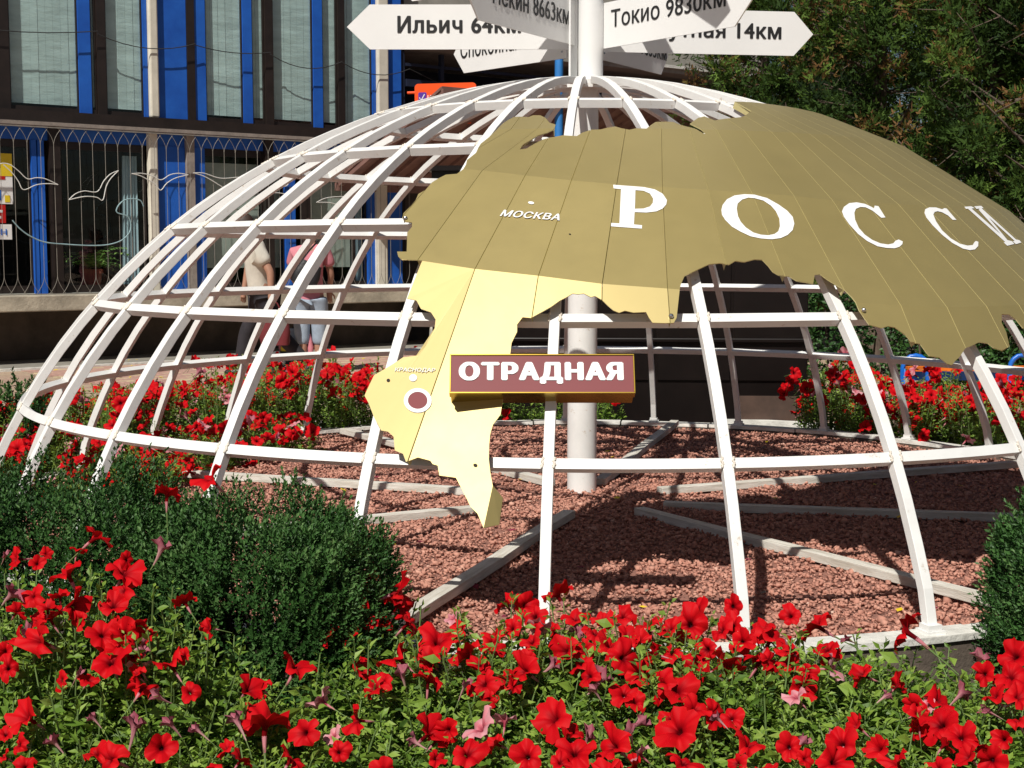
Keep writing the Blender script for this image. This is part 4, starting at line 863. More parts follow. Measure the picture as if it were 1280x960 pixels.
# ------------------------------------------------------------ pavers in front of the building
strip = struct(bx('wall_strip', M['strip'], (-6, 6.2, -0.45, 0.62, PZ - 0.05, PZ + 0.035), bevel=0.01)); strip.parent = None; strip.location = BO; strip.rotation_euler = (0, 0, BA)
bx('strip_edge', M['kerb_paint'], (-6, 6.2, 0.625, 0.69, PZ - 0.05, PZ + 0.03)); o = bpy.data.objects['strip_edge']; o.parent = None; o.location = BO; o.rotation_euler = (0, 0, BA); struct(o)
pv = struct(empty('paved_strip', BO, BA))
def paver_me(m_):
    b = MB(); x, y, z = 0.097, 0.047, 0.03; c = 0.004
    b.add([(-x, -y, -z), (x, -y, -z), (x, y, -z), (-x, y, -z), (-x, -y, z - c), (x, -y, z - c), (x, y, z - c), (-x, y, z - c), (-x + c, -y + c, z), (x - c, -y + c, z), (x - c, y - c, z), (-x + c, y - c, z)],
          [(0, 1, 5, 4), (1, 2, 6, 5), (2, 3, 7, 6), (3, 0, 4, 7), (4, 5, 9, 8), (5, 6, 10, 9), (6, 7, 11, 10), (7, 4, 8, 11), (8, 9, 10, 11)]); return b.mesh('paver', m_)
pm = [paver_me(M['paver_pink']), paver_me(M['paver_sand'])]
cells = []
for r in range(30):
    for c in range(28):
        s = 0.1 + c * 0.2 + (0.1 if r % 2 else 0); off = 0.75 + r * 0.1
        kind = 1 if (r % 3 == 1 and (c + r) % 2 == 0) or rnd.random() < 0.08 else 0
        d = (BP(s, off, 0) - CAM_POS).length; cells.append((d, s, off, kind))
cells.sort(); rest = MB()
for k, (d, s, off, kind) in enumerate(cells):
    z = PZ - 0.022 + rnd.uniform(-0.0015, 0.002)
    if k < 300:
        o = link('paver', pm[kind], pv); o.location = (s, -off, z); o.rotation_euler = (rnd.uniform(-.006, .006), rnd.uniform(-.004, .004), rnd.uniform(-.01, .01))
    else:
        rest.add([(s + v.co.x, -off + v.co.y, z + v.co.z) for v in pm[0].vertices], [tuple(p.vertices) for p in pm[0].polygons], 0.5, kind)
o = rest.obj('far_pavers', [M['paver_pink'], M['paver_sand']], pv); stuff(o)
# scattered yellow leaves on the paving
lf = MB()
for k in range(60):
    s, off = rnd.uniform(0, 5.6), rnd.uniform(0.1, 3.6); q = BP(s, off, PZ + (0.037 if off < 0.62 else 0.014)); a = rnd.uniform(0, 6.28); L = rnd.uniform(0.02, 0.045)
    u = Vector((math.cos(a), math.sin(a), 0.15)) * L; w = Vector((-math.sin(a), math.cos(a), 0.1)) * L * 0.5
    lf.add([q - u, q + w, q + u, q - w], [(0, 1, 2, 3)])
stuff(lf.obj('fallen_leaves', M['yellow']))

# ------------------------------------------------------------ leaves and plants
def leaf_shape(m, p, d, n, L, W, t, fold=0.25, segs=2):
    """a folded pointed leaf: p base, d direction, n surface normal"""
    d = d.normalized(); s = d.cross(n)
    if s.length < 1e-4: s = d.orthogonal()
    s.normalize(); n = s.cross(d)
    c1 = p + d * L * 0.45 - n * L * 0.03; tip = p + d * L - n * L * 0.14
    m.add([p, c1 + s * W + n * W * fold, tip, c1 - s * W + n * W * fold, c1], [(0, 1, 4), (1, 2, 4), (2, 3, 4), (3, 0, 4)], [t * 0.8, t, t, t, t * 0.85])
FOL = []
def plant_mesh(seed, height):
    r = random.Random(seed); m = MB(); st = MB()
    for k in range(30):
        a = r.uniform(0, 6.283); rad = 0.20 * math.sqrt(r.random()); hk = r.uniform(0.5, 1.12)
        top = Vector((rad * math.cos(a), rad * math.sin(a), (hk - 1.6 * rad * rad) * height))
        base = Vector((top.x * 0.45, top.y * 0.45, 0)); mid = base.lerp(top, 0.55) + Vector((r.uniform(-.04, .04), r.uniform(-.04, .04), 0))
        st.tube([base, mid, top], [0.0034, 0.0028, 0.0018], 4)
        nl = int(20 + 30 * height)
        for q in range(nl):
            t = 0.25 + 0.75 * (q / (nl - 1)) ** 0.8; p = mid.lerp(top, (t - 0.55) / 0.45) if t > 0.55 else base.lerp(mid, t / 0.55)
            b = q * 2.4 + r.uniform(-.5, .5); el = r.uniform(-0.35, 0.65) + (0.5 if t > 0.9 else 0)
            d = Vector((math.cos(b) * math.cos(el), math.sin(b) * math.cos(el), math.sin(el))); n = Vector((r.uniform(-.7, .7), r.uniform(-.7, .7), r.uniform(0.3, 1)))
            L = r.uniform(0.020, 0.040) * (0.65 if t > 0.93 else 1) * (1.5 if r.random() < 0.06 else 1); p = p + d * 0.012 * r.random()
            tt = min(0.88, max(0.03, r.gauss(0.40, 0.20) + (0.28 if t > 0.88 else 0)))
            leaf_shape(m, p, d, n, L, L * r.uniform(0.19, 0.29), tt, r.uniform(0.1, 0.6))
    return m.mesh('foliage', M['leaf'], False, True), st.mesh('stems', M['stem'])
for hh in (0.16, 0.24, 0.34, 0.48):
    FOL.append((hh, [plant_mesh(int(hh * 1000) + q, hh) for q in range(3)]))
def petal_mesh(seed, pink=False):
    r = random.Random(seed); seg = 30; V = []; T = []
    ph = r.uniform(0, 6.28); wav = [r.uniform(-0.45, 0.22) for _ in range(5)]; cup = r.uniform(0.0, 0.55); lob = [r.uniform(0.80, 1.12) for _ in range(5)]
    rows = [(0.09, -0.55), (0.11, -0.22), (0.20, -0.05), (0.46, 0.08), (0.76, 0.12), (1.0, 0.10)]
    for ri, (rr, zz) in enumerate(rows):
        for k in range(seg):
            a = 2 * math.pi * k / seg; l = (a * 5 / (2 * math.pi)) % 5; li = int(l) % 5; fr = l - int(l)
            notch = 1 - 0.24 * (ri / 5) ** 3 * (1 - abs(math.sin(math.pi * fr)) ** 0.55); R = rr * (1 + (lob[li] * notch - 1) * (ri / 5))
            z = zz + (ri / 5) ** 2 * (wav[li] + 0.12 * math.sin(7 * a + ph) + 0.06 * math.sin(13 * a + ph * 2)) + cup * (rr ** 2) * 0.35 - 0.11 * (ri / 5) * (1 - abs(math.sin(math.pi * fr)))
            z += 0.10 * (ri / 5) * math.sin(2 * a + ph); V.append((R * math.cos(a), R * math.sin(a), z))
            t = [0.02, 0.03, 0.16, 0.62, 0.72, 0.78][ri] + 0.10 * math.sin(5 * a + 0.7) * (ri > 2) + r.uniform(-.05, .05); T.append(max(0.0, min(0.9, t)))
    F = [(a * seg + k, a * seg + (k + 1) % seg, (a + 1) * seg + (k + 1) % seg, (a + 1) * seg + k) for a in range(5) for k in range(seg)]
    m = MB(); m.add(V, F, T); nb = len(F)
    m.tube([(0, 0, -0.5), (0.03, 0, -0.75), (0.08, 0, -1.05)], [0.10, 0.075, 0.045], 8, 0.6, 1); m.tube([(0.08, 0, -1.0), (0.16, 0.02, -1.5), (0.30, 0.03, -2.2)], [0.05, 0.032, 0.03], 6, 0.5, 2)
    for k in range(5):
        a = 1.2566 * k; m.add([(0.07 + 0.05 * math.cos(a), 0.05 * math.sin(a), -1.03), (0.07 + 0.16 * math.cos(a + .3), 0.16 * math.sin(a + .3), -0.72), (0.07 + 0.05 * math.cos(a + .7), 0.05 * math.sin(a + .7), -1.03)], [(0, 1, 2)], 0.5, 2)
    return m.mesh('flower', [M['petal_pink'] if pink else M['petal'], M['petal_pink'], M['stem']], True, True)
def wilt_mesh(seed):
    r = random.Random(seed); m = MB(); seg = 12; V = []; T = []
    rows = [(0.05, -1.0), (0.09, -0.55), (0.15, -0.1), (0.24, 0.2), (0.46, 0.45), (0.60, 0.55)]; b1, b2 = r.uniform(-.4, .4), r.uniform(-.4, .4)
    for ri, (rr, zz) in enumerate(rows):
        for k in range(seg):
            a = 2 * math.pi * k / seg; q = rr * (1 + 0.45 * math.sin(5 * a + ri * 0.4) * (ri > 2) + r.uniform(-.12, .12) * (ri > 2)); t = (zz + 1) / 1.7
            V.append((q * math.cos(a) + b1 * t * t, q * 0.6 * math.sin(a) + b2 * t * t, zz + 0.22 * math.sin(3 * a + ri) * (ri > 3))); T.append(min(0.9, max(0.05, 0.75 - 0.12 * ri + r.uniform(-.15, .15))))
    m.add(V, [(a * seg + k, a * seg + (k + 1) % seg, (a + 1) * seg + (k + 1) % seg, (a + 1) * seg + k) for a in range(5) for k in range(seg)], T)
    m.tube([(0, 0, -0.98), (0.02, 0, -1.5), (0.1, 0, -2.0)], [0.05, 0.032, 0.03], 6, 0.5, 1)
    return m.mesh('wilted_flower', [M['petal_dry'], M['stem']], True, True)
PET = [petal_mesh(40 + k) for k in range(16)]; PINK = [petal_mesh(80 + k, True) for k in range(2)]; WILT = [wilt_mesh(90 + k) for k in range(4)]
def bloom(parent, ploc, w, r, kind, toward=None):
    me = rnd.choice(PET) if kind == 0 else rnd.choice(PINK) if kind == 1 else rnd.choice(WILT)
    o = link('flower' if kind < 2 else 'wilted_flower', me, parent)
    n = Vector((rnd.uniform(-.95, .75), rnd.uniform(-1.0, .25), rnd.uniform(.15, 1.1))) if kind == 0 else Vector((rnd.uniform(-.8, .8), rnd.uniform(-.6, .4), rnd.uniform(.2, 1)))
    n.normalize(); q = n.to_track_quat('Z', 'Y'); o.rotation_mode = 'QUATERNION'
    o.rotation_quaternion = q @ Vector((0, 0, 1)).rotation_difference(Vector((0, 0, 1))) ; o.rotation_quaternion = q @ Matrix.Rotation(rnd.uniform(0, 6.28), 3, 'Z').to_quaternion()
    o.location = Vector(w) - Vector(ploc); k = rnd.uniform(0.92, 1.08); k *= 1.26 if kind < 2 else 1.3; o.scale = (r * k, r * k * rnd.uniform(0.70, 1.05), r * k * rnd.uniform(0.9, 1.3))
    return o
def petunia(x, y, top, base, label, group):
    o = thing('petunia_plant', label, 'flower plant', (x, y, base), 0, group); h = max(0.1, top - base)
    hh, var = min(FOL, key=lambda q: abs(math.log(q[0] / h))); a, s = rnd.choice(var); rz = rnd.uniform(0, 6.28); k = h / hh
    for nm, me in (('foliage', a), ('stems', s)):
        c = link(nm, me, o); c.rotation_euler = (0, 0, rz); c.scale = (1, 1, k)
    return o
FRONT = [(-1.661,-3.808,0.36),(-1.541,-3.805,0.357),(-1.392,-3.781,0.371),(-1.226,-3.78,0.364),(-1.401,-3.9,0.275),(-1.313,-3.852,0.309),(-1.126,-3.865,0.291),(-1.04,-3.812,0.293),(-0.581,-3.394,0.241),(-0.234,-3.424,0.228),(-0.093,-3.4,0.232),(0.174,-3.392,0.23),(-1.578,-3.975,0.225),(-1.472,-3.966,0.227),(-1.294,-3.985,0.206),(-1.189,-3.976,0.209),(-1.039,-3.964,0.212),(-0.936,-3.883,0.185),(-0.84,-3.796,0.162),(-0.73,-3.685,0.141),(-0.57,-3.629,0.185),(-0.454,-3.65,0.18),(-0.295,-3.604,0.187),(-0.192,-3.595,0.188),(-0.036,-3.6,0.185),(0.118,-3.608,0.182),(0.27,-3.598,0.182),(0.394,-3.576,0.185),(0.556,-3.587,0.181),(0.674,-3.583,0.11),(0.849,-3.558,0.113),(-1.586,-4.089,0.143),(-1.469,-4.058,0.16),(-1.332,-4.07,0.147),(-1.085,-4.066,0.14),(-0.965,-4.038,0.135),(-0.891,-3.958,0.137),(-0.747,-3.916,0.101),(-0.637,-3.863,0.083),(-0.492,-3.773,0.088),(-0.363,-3.786,0.085),(-0.253,-3.771,0.086),(-0.102,-3.768,0.085),(0.026,-3.747,0.087),(0.176,-3.775,0.081),(0.317,-3.789,0.077),(0.426,-3.816,0.073),(0.553,-3.758,0.08),(0.703,-3.751,0.08),(0.819,-3.789,0.073),(0.988,-3.699,0.085),(1.136,-3.697,0.084),(1.259,-3.716,0.08),(-1.476,-4.199,0.066),(-1.352,-4.168,0.082),(-1.226,-4.172,0.075),(-1.134,-4.145,0.09),(-0.993,-4.157,0.077),(-0.851,-4.154,0.06),(-0.76,-4.091,0.067),(-0.631,-4.025,0.061),(-0.54,-4.064,0.05),(-0.393,-4.013,0.054),(-0.259,-4.083,0.047),(-0.15,-4.031,0.051),(-0.033,-4.011,0.052),(0.133,-4.011,0.051),(0.255,-4.06,0.046),(0.366,-3.988,0.052),(0.51,-4.005,0.049),(0.608,-3.982,0.051),(0.761,-3.992,0.049),(0.85,-3.986,0.049),(0.963,-3.995,0.047),(1.116,-3.954,0.05),(1.24,-4.002,0.045),(-1.504,-4.343,0.02),(-1.363,-4.362,0.012),(-1.239,-4.312,0.024),(-1.15,-4.301,0.026),(-0.993,-4.302,0.023),(-0.892,-4.308,0.019),(-0.771,-4.309,0.016),(-0.658,-4.265,0.022),(-0.537,-4.27,0.018),(-0.43,-4.267,0.017),(-0.323,-4.277,0.015),(-0.198,-4.258,0.017),(-0.066,-4.269,0.014),(0.016,-4.238,0.018),(0.152,-4.284,0.009),(0.292,-4.248,0.014),(0.503,-4.24,0.013),(0.633,-4.238,0.012),(0.733,-4.255,0.008),(0.855,-4.208,0.014),(1.001,-4.185,0.017),(1.074,-4.231,0.009),(-1.342,-4.553,-0.033),(-1.214,-4.521,-0.028),(-1.115,-4.538,-0.033),(-0.99,-4.491,-0.025),(-0.892,-4.512,-0.03),(-0.783,-4.502,-0.024),(-0.683,-4.524,-0.022),(-0.548,-4.492,-0.012),(-0.456,-4.551,-0.014),(-0.324,-4.533,-0.014),(-0.1,-4.548,-0.016),(-0.006,-4.469,-0.011),(0.11,-4.476,-0.012),(0.206,-4.529,-0.016),(0.323,-4.459,-0.012),(0.404,-4.516,-0.016),(0.509,-4.487,-0.015),(0.636,-4.446,-0.012),(0.757,-4.43,-0.012),(0.95,-4.422,-0.012),(1.064,-4.47,-0.017),(0.564,-3.34,0.1),(0.649,-3.338,0.09),(0.73,-3.335,0.05),(0.815,-3.328,0.1),(1.076,-3.322,0.06),(-0.084,-3.365,0.14),(0.041,-3.36,0.14),(0.166,-3.354,0.14),(0.303,-3.348,0.15),(0.428,-3.343,0.14)]
BLOOMS = [(-1.24,-3.78,0.503,0.0345,0),(-1.292,-3.785,0.47,0.0207,0),(-1.303,-3.837,0.421,0.0455,0),(-1.37,-3.796,0.459,0.0184,0),(-1.385,-3.822,0.438,0.0183,0),(-1.474,-3.813,0.449,0.0183,2),(-1.157,-3.83,0.421,0.0409,0),(-1.151,-3.872,0.386,0.036,0),(-1.161,-3.911,0.355,0.0356,0),(-1.257,-3.914,0.357,0.0401,0),(-1.167,-3.981,0.301,0.035,0),(-1.112,-3.978,0.301,0.0306,0),(-1.126,-4.042,0.254,0.0408,0),(-1.32,-4.0,0.293,0.0436,0),(-1.008,-3.82,0.348,0.0319,0),(-0.943,-3.837,0.279,0.0272,0),(-0.99,-4.021,0.245,0.0367,0),(-0.969,-3.971,0.251,0.0219,0),(-1.03,-4.095,0.213,0.0338,0),(-0.983,-4.129,0.188,0.0251,2),(-1.278,-4.184,0.161,0.0414,0),(-1.273,-4.25,0.119,0.0244,0),(-1.195,-4.08,0.229,0.0213,2),(-1.388,-4.034,0.27,0.0216,0),(-1.365,-4.07,0.243,0.0299,0),(-0.946,-4.238,0.114,0.0324,0),(-1.056,-4.274,0.097,0.0362,0),(-0.809,-4.203,0.1,0.0245,0),(-0.765,-4.231,0.087,0.0284,0),(-0.81,-3.965,0.163,0.0351,0),(-1.393,-3.938,0.343,0.0222,0),(-1.293,-4.278,0.102,0.0161,0),(-1.078,-3.77,0.463,0.0277,2),(-1.429,-3.898,0.377,0.0314,2),(-0.628,-3.346,0.303,0.0462,0),(-0.511,-3.343,0.264,0.0514,0),(-0.524,-3.348,0.228,0.0411,0),(-0.634,-3.427,0.205,0.058,0),(-0.703,-3.435,0.223,0.0252,0),(-0.687,-3.554,0.191,0.0342,0),(-0.731,-3.782,0.169,0.0392,0),(-0.477,-3.436,0.2,0.0452,0),(-0.495,-3.631,0.154,0.0407,0),(-0.528,-3.801,0.121,0.0412,0),(-0.75,-4.06,0.122,0.0512,0),(-0.789,-3.938,0.161,0.0265,0),(-0.653,-4.077,0.098,0.0339,0),(-0.655,-4.201,0.081,0.0327,0),(-0.548,-3.973,0.095,0.0306,0),(-0.395,-3.743,0.13,0.0418,0),(-0.39,-3.536,0.174,0.0539,0),(-0.407,-3.631,0.153,0.0335,0),(-0.306,-3.601,0.158,0.0433,0),(-0.252,-3.761,0.125,0.0415,0),(-0.191,-3.741,0.128,0.0324,0),(-0.237,-3.545,0.17,0.0341,0),(-0.217,-3.332,0.227,0.0308,0),(-0.241,-4.0,0.089,0.0388,1),(-0.184,-3.955,0.095,0.0262,1),(-0.358,-4.032,0.087,0.0385,0),(-0.319,-4.017,0.088,0.0301,0),(-0.26,-4.133,0.076,0.0415,0),(-0.2,-4.079,0.081,0.0253,0),(-0.36,-3.413,0.205,0.0303,1),(-0.158,-3.33,0.225,0.036,0),(-0.071,-3.322,0.257,0.0462,0),(-0.013,-3.4,0.203,0.0328,0),(-0.135,-3.532,0.172,0.0293,0),(-0.045,-3.579,0.16,0.0434,0),(-0.14,-3.631,0.15,0.0286,0),(-0.152,-3.688,0.138,0.0376,0),(-0.169,-3.77,0.123,0.023,0),(0.019,-3.709,0.132,0.0326,0),(-0.067,-3.936,0.096,0.0482,0),(-0.014,-4.117,0.076,0.0415,0),(-0.044,-4.174,0.072,0.0245,0),(0.074,-4.078,0.079,0.0378,0),(0.081,-3.534,0.168,0.0438,0),(0.116,-3.605,0.152,0.043,0),(0.194,-3.576,0.157,0.0289,0),(0.115,-3.377,0.207,0.0405,0),(0.183,-3.421,0.195,0.04,0),(0.325,-3.34,0.214,0.0408,0),(0.301,-3.415,0.195,0.05,0),(0.244,-3.444,0.188,0.0348,0),(0.386,-3.441,0.187,0.0397,0),(0.434,-3.309,0.221,0.0308,0),(0.422,-3.409,0.194,0.035,0),(0.499,-3.431,0.188,0.0447,0),(0.482,-3.587,0.151,0.0478,0),(0.382,-3.618,0.146,0.0475,0),(0.291,-3.644,0.142,0.0425,0),(0.204,-3.747,0.123,0.0414,0),(0.247,-3.766,0.119,0.0503,0),(0.284,-3.867,0.103,0.0311,0),(0.233,-3.985,0.088,0.0516,0),(0.238,-4.155,0.072,0.0368,0),(0.397,-4.05,0.08,0.0379,0),(0.136,-4.122,0.075,0.0248,1),(0.137,-3.956,0.092,0.0261,2),(0.526,-3.464,0.179,0.0444,0),(0.504,-3.599,0.148,0.0334,0),(0.891,-3.411,0.187,0.0547,0),(0.654,-3.397,0.194,0.045,0),(0.661,-3.531,0.161,0.0387,0),(0.73,-3.661,0.133,0.028,0),(0.9,-3.798,0.108,0.0359,0),(0.871,-3.919,0.091,0.0434,0),(0.855,-4.027,0.079,0.0253,0),(0.903,-3.986,0.083,0.0298,0),(1.16,-3.541,0.153,0.0432,0),(1.12,-3.641,0.133,0.0467,0),(1.049,-3.645,0.133,0.028,0),(1.106,-3.762,0.111,0.0317,0),(1.064,-3.884,0.094,0.0263,0),(1.0,-3.994,0.081,0.0255,0),(0.613,-4.039,0.079,0.0379,0),(0.58,-4.134,0.071,0.0368,0),(0.664,-3.938,0.09,0.0303,0),(0.719,-4.127,0.071,0.0328,0),(0.543,-3.79,0.112,0.0271,1),(1.06,-3.558,0.15,0.0287,2),(0.953,-3.77,0.112,0.0317,2),(0.589,-3.353,0.207,0.0304,0),(-1.15,-3.468,0.567,0.0374,0),(-1.034,-3.458,0.606,0.0424,0),(-1.159,-3.799,0.447,0.0229,0),(-1.322,-3.923,0.352,0.0267,0),(-1.445,-3.813,0.448,0.0275,0),(-0.193,-3.461,0.19,0.0299,0),(-0.081,-3.477,0.184,0.0297,0),(0.04,-3.471,0.184,0.0347,0),(0.007,-3.568,0.162,0.029,0),(0.16,-3.508,0.173,0.0294,0),(0.243,-3.569,0.158,0.0289,0),(0.339,-3.551,0.161,0.029,0),(0.444,-3.494,0.173,0.0318,0),(0.556,-3.54,0.161,0.029,0),(0.592,-3.659,0.135,0.0258,0),(0.819,-3.926,0.09,0.026,0),(0.89,-4.093,0.073,0.0289,0),(1.012,-3.853,0.098,0.0265,2),(0.864,-3.817,0.105,0.0224,1),(-0.299,-3.789,0.121,0.0229,2),(-0.387,-4.093,0.081,0.021,2),(-0.879,-4.167,0.128,0.0207,2),(-1.189,-4.242,0.121,0.0203,2),(-1.117,-4.182,0.157,0.0186,2),(-0.802,-4.102,0.126,0.0253,2),(-0.558,-4.146,0.078,0.0249,0),(-0.122,-4.143,0.074,0.0289,0),(0.338,-3.929,0.094,0.0218,2),(0.513,-4.048,0.079,0.0252,2),(0.696,-4.06,0.077,0.0293,0),(0.939,-4.112,0.071,0.0328,0),(-1.372,-3.897,0.375,0.0269,0),(-1.302,-3.893,0.375,0.0246,0),(-1.093,-3.95,0.322,0.0264,0),(-0.337,-3.468,0.19,0.0324,0),(-0.268,-3.659,0.145,0.0284,0),(-0.133,-3.393,0.207,0.0329,0),(0.063,-3.405,0.201,0.0327,0),(-0.077,-3.671,0.141,0.0259,2),(0.037,-3.794,0.117,0.0205,2),(0.728,-3.48,0.172,0.022,2),(0.763,-3.779,0.112,0.0204,2),(-1.24,-4.302,0.086,0.028,0),(-0.83,-4.285,0.078,0.0319,0),(-0.442,-4.24,0.067,0.0282,0),(0.06,-4.215,0.066,0.0322,0),(0.419,-4.197,0.066,0.0322,0),(0.828,-3.661,0.107,0.0298,0),(0.33,-3.855,0.086,0.0319,0),(0.138,-3.787,0.091,0.0308,0),(-1.063,-4.046,0.223,0.023,0),(0.222,-3.866,0.074,0.0232,0),(0.439,-3.494,0.166,0.0322,0),(-1.122,-3.995,0.267,0.0229,0),(-0.578,-3.67,0.13,0.0274,0),(-1.073,-3.989,0.269,0.026,2),(-1.36,-3.9,0.311,0.0227,0),(-0.932,-4.05,0.183,0.028,0),(-0.331,-4.152,0.069,0.0236,0),(-0.038,-4.036,0.073,0.0279,0),(0.817,-3.916,0.068,0.022,0),(0.578,-3.687,0.103,0.0342,0),(0.372,-3.88,0.085,0.0316,0),(0.306,-3.617,0.114,0.035,0),(0.583,-3.48,0.14,0.0315,2),(-1.328,-4.184,0.119,0.0208,0),(-1.105,-4.22,0.093,0.0295,0),(-1.248,-4.043,0.206,0.0217,0),(1.058,-3.716,0.098,0.0285,0),(-0.648,-3.887,0.116,0.0286,1),(0.155,-3.642,0.122,0.0322,0),(-1.026,-4.177,0.129,0.0293,2),(-1.137,-3.951,0.299,0.0305,0),(-1.098,-3.965,0.245,0.0262,0),(-0.793,-4.025,0.1,0.0233,0),(-0.518,-3.719,0.111,0.0316,0),(0.017,-4.026,0.071,0.0309,2),(-0.342,-4.03,0.071,0.0244,0),(-1.072,-3.988,0.223,0.0272,1),(-1.363,-3.953,0.281,0.031,2),(-1.395,-3.944,0.28,0.0257,0),(0.122,-4.129,0.051,0.0264,0),(-1.07,-3.934,0.288,0.0253,0),(-1.325,-3.907,0.322,0.0273,0),(-1.106,-3.962,0.255,0.0216,1),(-0.246,-3.436,0.168,0.028,0),(-0.013,-3.952,0.068,0.0252,0),(0.141,-3.496,0.166,0.0301,0),(-0.942,-4.16,0.138,0.0224,2),(-0.237,-3.782,0.091,0.0248,0),(-1.156,-3.99,0.273,0.0217,0),(0.111,-3.766,0.103,0.0303,0),(0.522,-4.088,0.059,0.021,0),(0.558,-3.542,0.126,0.0329,0),(0.958,-4.043,0.052,0.0209,0),(-0.017,-3.421,0.165,0.0289,2),(-0.47,-3.685,0.113,0.0308,2),(0.129,-3.461,0.171,0.0311,0),(-0.563,-3.394,0.186,0.0283,0),(0.835,-3.847,0.09,0.0242,0),(-0.005,-3.621,0.137,0.0283,0),(-0.113,-3.401,0.176,0.0323,1),(-0.399,-3.628,0.135,0.0301,0),(-0.594,-4.021,0.07,0.022,1),(-0.256,-3.516,0.146,0.0253,0),(0.119,-3.98,0.078,0.0299,2),(0.834,-3.811,0.098,0.0316,0),(0.673,-3.575,0.122,0.034,1),(-1.396,-4.014,0.222,0.0214,0),(-0.632,-3.531,0.172,0.0328,0),(0.671,-3.512,0.136,0.028,0),(-1.165,-4.076,0.218,0.0216,0),(0.359,-4.122,0.057,0.0246,0),(0.617,-3.954,0.057,0.0272,2),(-1.24,-3.928,0.323,0.0219,0),(0.944,-3.987,0.064,0.0211,0),(0.488,-4.054,0.073,0.0274,0),(0.052,-3.716,0.118,0.0321,2),(0.81,-4.136,0.059,0.029,0),(0.519,-4.379,0.031,0.0437,0),(1.046,-4.289,0.039,0.0371,0),(-0.685,-4.452,0.031,0.0354,0),(0.256,-4.299,0.045,0.034,0),(-0.255,-4.309,0.048,0.0366,0),(0.758,-4.511,0.017,0.0344,0),(-1.244,-4.567,0.011,0.0435,0),(0.091,-4.312,0.044,0.0348,0),(0.805,-4.525,0.016,0.0324,0),(-0.892,-4.449,0.033,0.0352,0),(0.458,-4.367,0.034,0.0413,0),(-0.963,-4.475,0.027,0.0437,0),(0.344,-4.285,0.046,0.0333,0),(0.195,-4.381,0.034,0.0364,0),(-0.195,-4.464,0.027,0.0436,0),(-0.75,-4.481,0.026,0.0352,0),(-0.037,-4.503,0.022,0.0336,0),(-0.185,-4.502,0.023,0.0321,0),(0.496,-4.379,0.032,0.038,0),(0.112,-4.514,0.02,0.0327,0),(-0.15,-4.293,0.05,0.0366,0),(-0.532,-4.307,0.051,0.0356,0),(-0.258,-4.49,0.025,0.0431,0),(-0.447,-4.461,0.029,0.0406,0),(0.842,-4.526,0.016,0.0439,0),(-0.63,-4.361,0.046,0.0432,0)]
ZONES = [(-9, 'bushy red petunia in the mass at the lower left below the broad bush', 'red petunia plants at the lower left'),
         (0.19, 'bushy red petunia in the mass in front of the round clipped bush', 'red petunia plants before the round bush'),
         (0.42, 'bushy red petunia in the front mass before the gravel and the white pole', 'red petunia plants before the gravel'),
         (0.80, 'bushy red petunia at the lower right by the kerb and the right bush', 'red petunia plants at the lower right')]
def zone(x, y):
    v = Vector((x, y, 0)) - CAM_POS; u = v.dot(RIGHT) / v.dot(FWD) * 1.3797 + 0.5
    return [z for z in ZONES if u >= z[0]][-1]
plants = [(x, y, petunia(x, y, t, -0.15, *zone(x, y)[1:])) for x, y, t in FRONT]
for x, y, z, r, kind in BLOOMS:
    q = min(plants, key=lambda p: (p[0] - x) ** 2 + (p[1] - y) ** 2); bloom(q[2], (q[0], q[1], -0.15), (x, y, z), r, kind)
def back_bed(spots, label, group, nb, rs=0.040):
    for x, y, top in spots:
        o = petunia(x, y, top, -0.15, label, group)
        for k in range(nb if isinstance(nb, int) else rnd.randint(*nb)):
            a = rnd.uniform(0, 6.28); d = 0.24 * math.sqrt(rnd.random()); h = top - 1.1 * d * d + rnd.uniform(-0.08, 0.07) - (0.13 if rnd.random() < 0.3 else 0)
            bloom(o, (x, y, -0.15), (x + d * math.cos(a), y + d * math.sin(a), h), rnd.uniform(0.034, 0.046), 0 if rnd.random() < 0.9 else rnd.choice((1, 2)))
def polar(r, az): return r * math.sin(math.radians(az)), -r * math.cos(math.radians(az))
spots = []
for az in range(-166, -72, 5):
    for r in (3.12, 3.42, 3.75):
        x, y = polar(r + rnd.uniform(-.07, .07), az + rnd.uniform(-1.5, 1.5)); spots.append((x, y, rnd.uniform(0.24, 0.40) + (0.06 if az < -135 else -0.06 if az > -110 else 0)))
for az in range(-128, -84, 7):
    for r in (2.3, 2.62):
        x, y = polar(r + rnd.uniform(-.05, .05), az + rnd.uniform(-2, 2)); spots.append((x, y, rnd.uniform(0.10, 0.20)))
back_bed(spots, 'red petunia in the bed behind the globe on the left', 'red petunia plants behind the globe on the left', (10, 14))
spots = []
for az in range(78, 150, 5):
    for r in (3.14, 3.44, 3.78):
        x, y = polar(r + rnd.uniform(-.07, .07), az + rnd.uniform(-1.5, 1.5)); spots.append((x, y, rnd.uniform(0.24, 0.38) + (0.05 if r > 3.5 else 0)))
back_bed(spots, 'red petunia in the bed behind the globe on the right', 'red petunia plants behind the globe on the right', (13, 18))
spots = [(*polar(3.2 + rnd.uniform(-.08, .2), az), rnd.uniform(0.08, 0.2)) for az in range(178, 196, 5)]
back_bed(spots, 'low petunia seen just left of the white pole behind the town sign', 'low petunia plants behind the town sign', (1, 3))

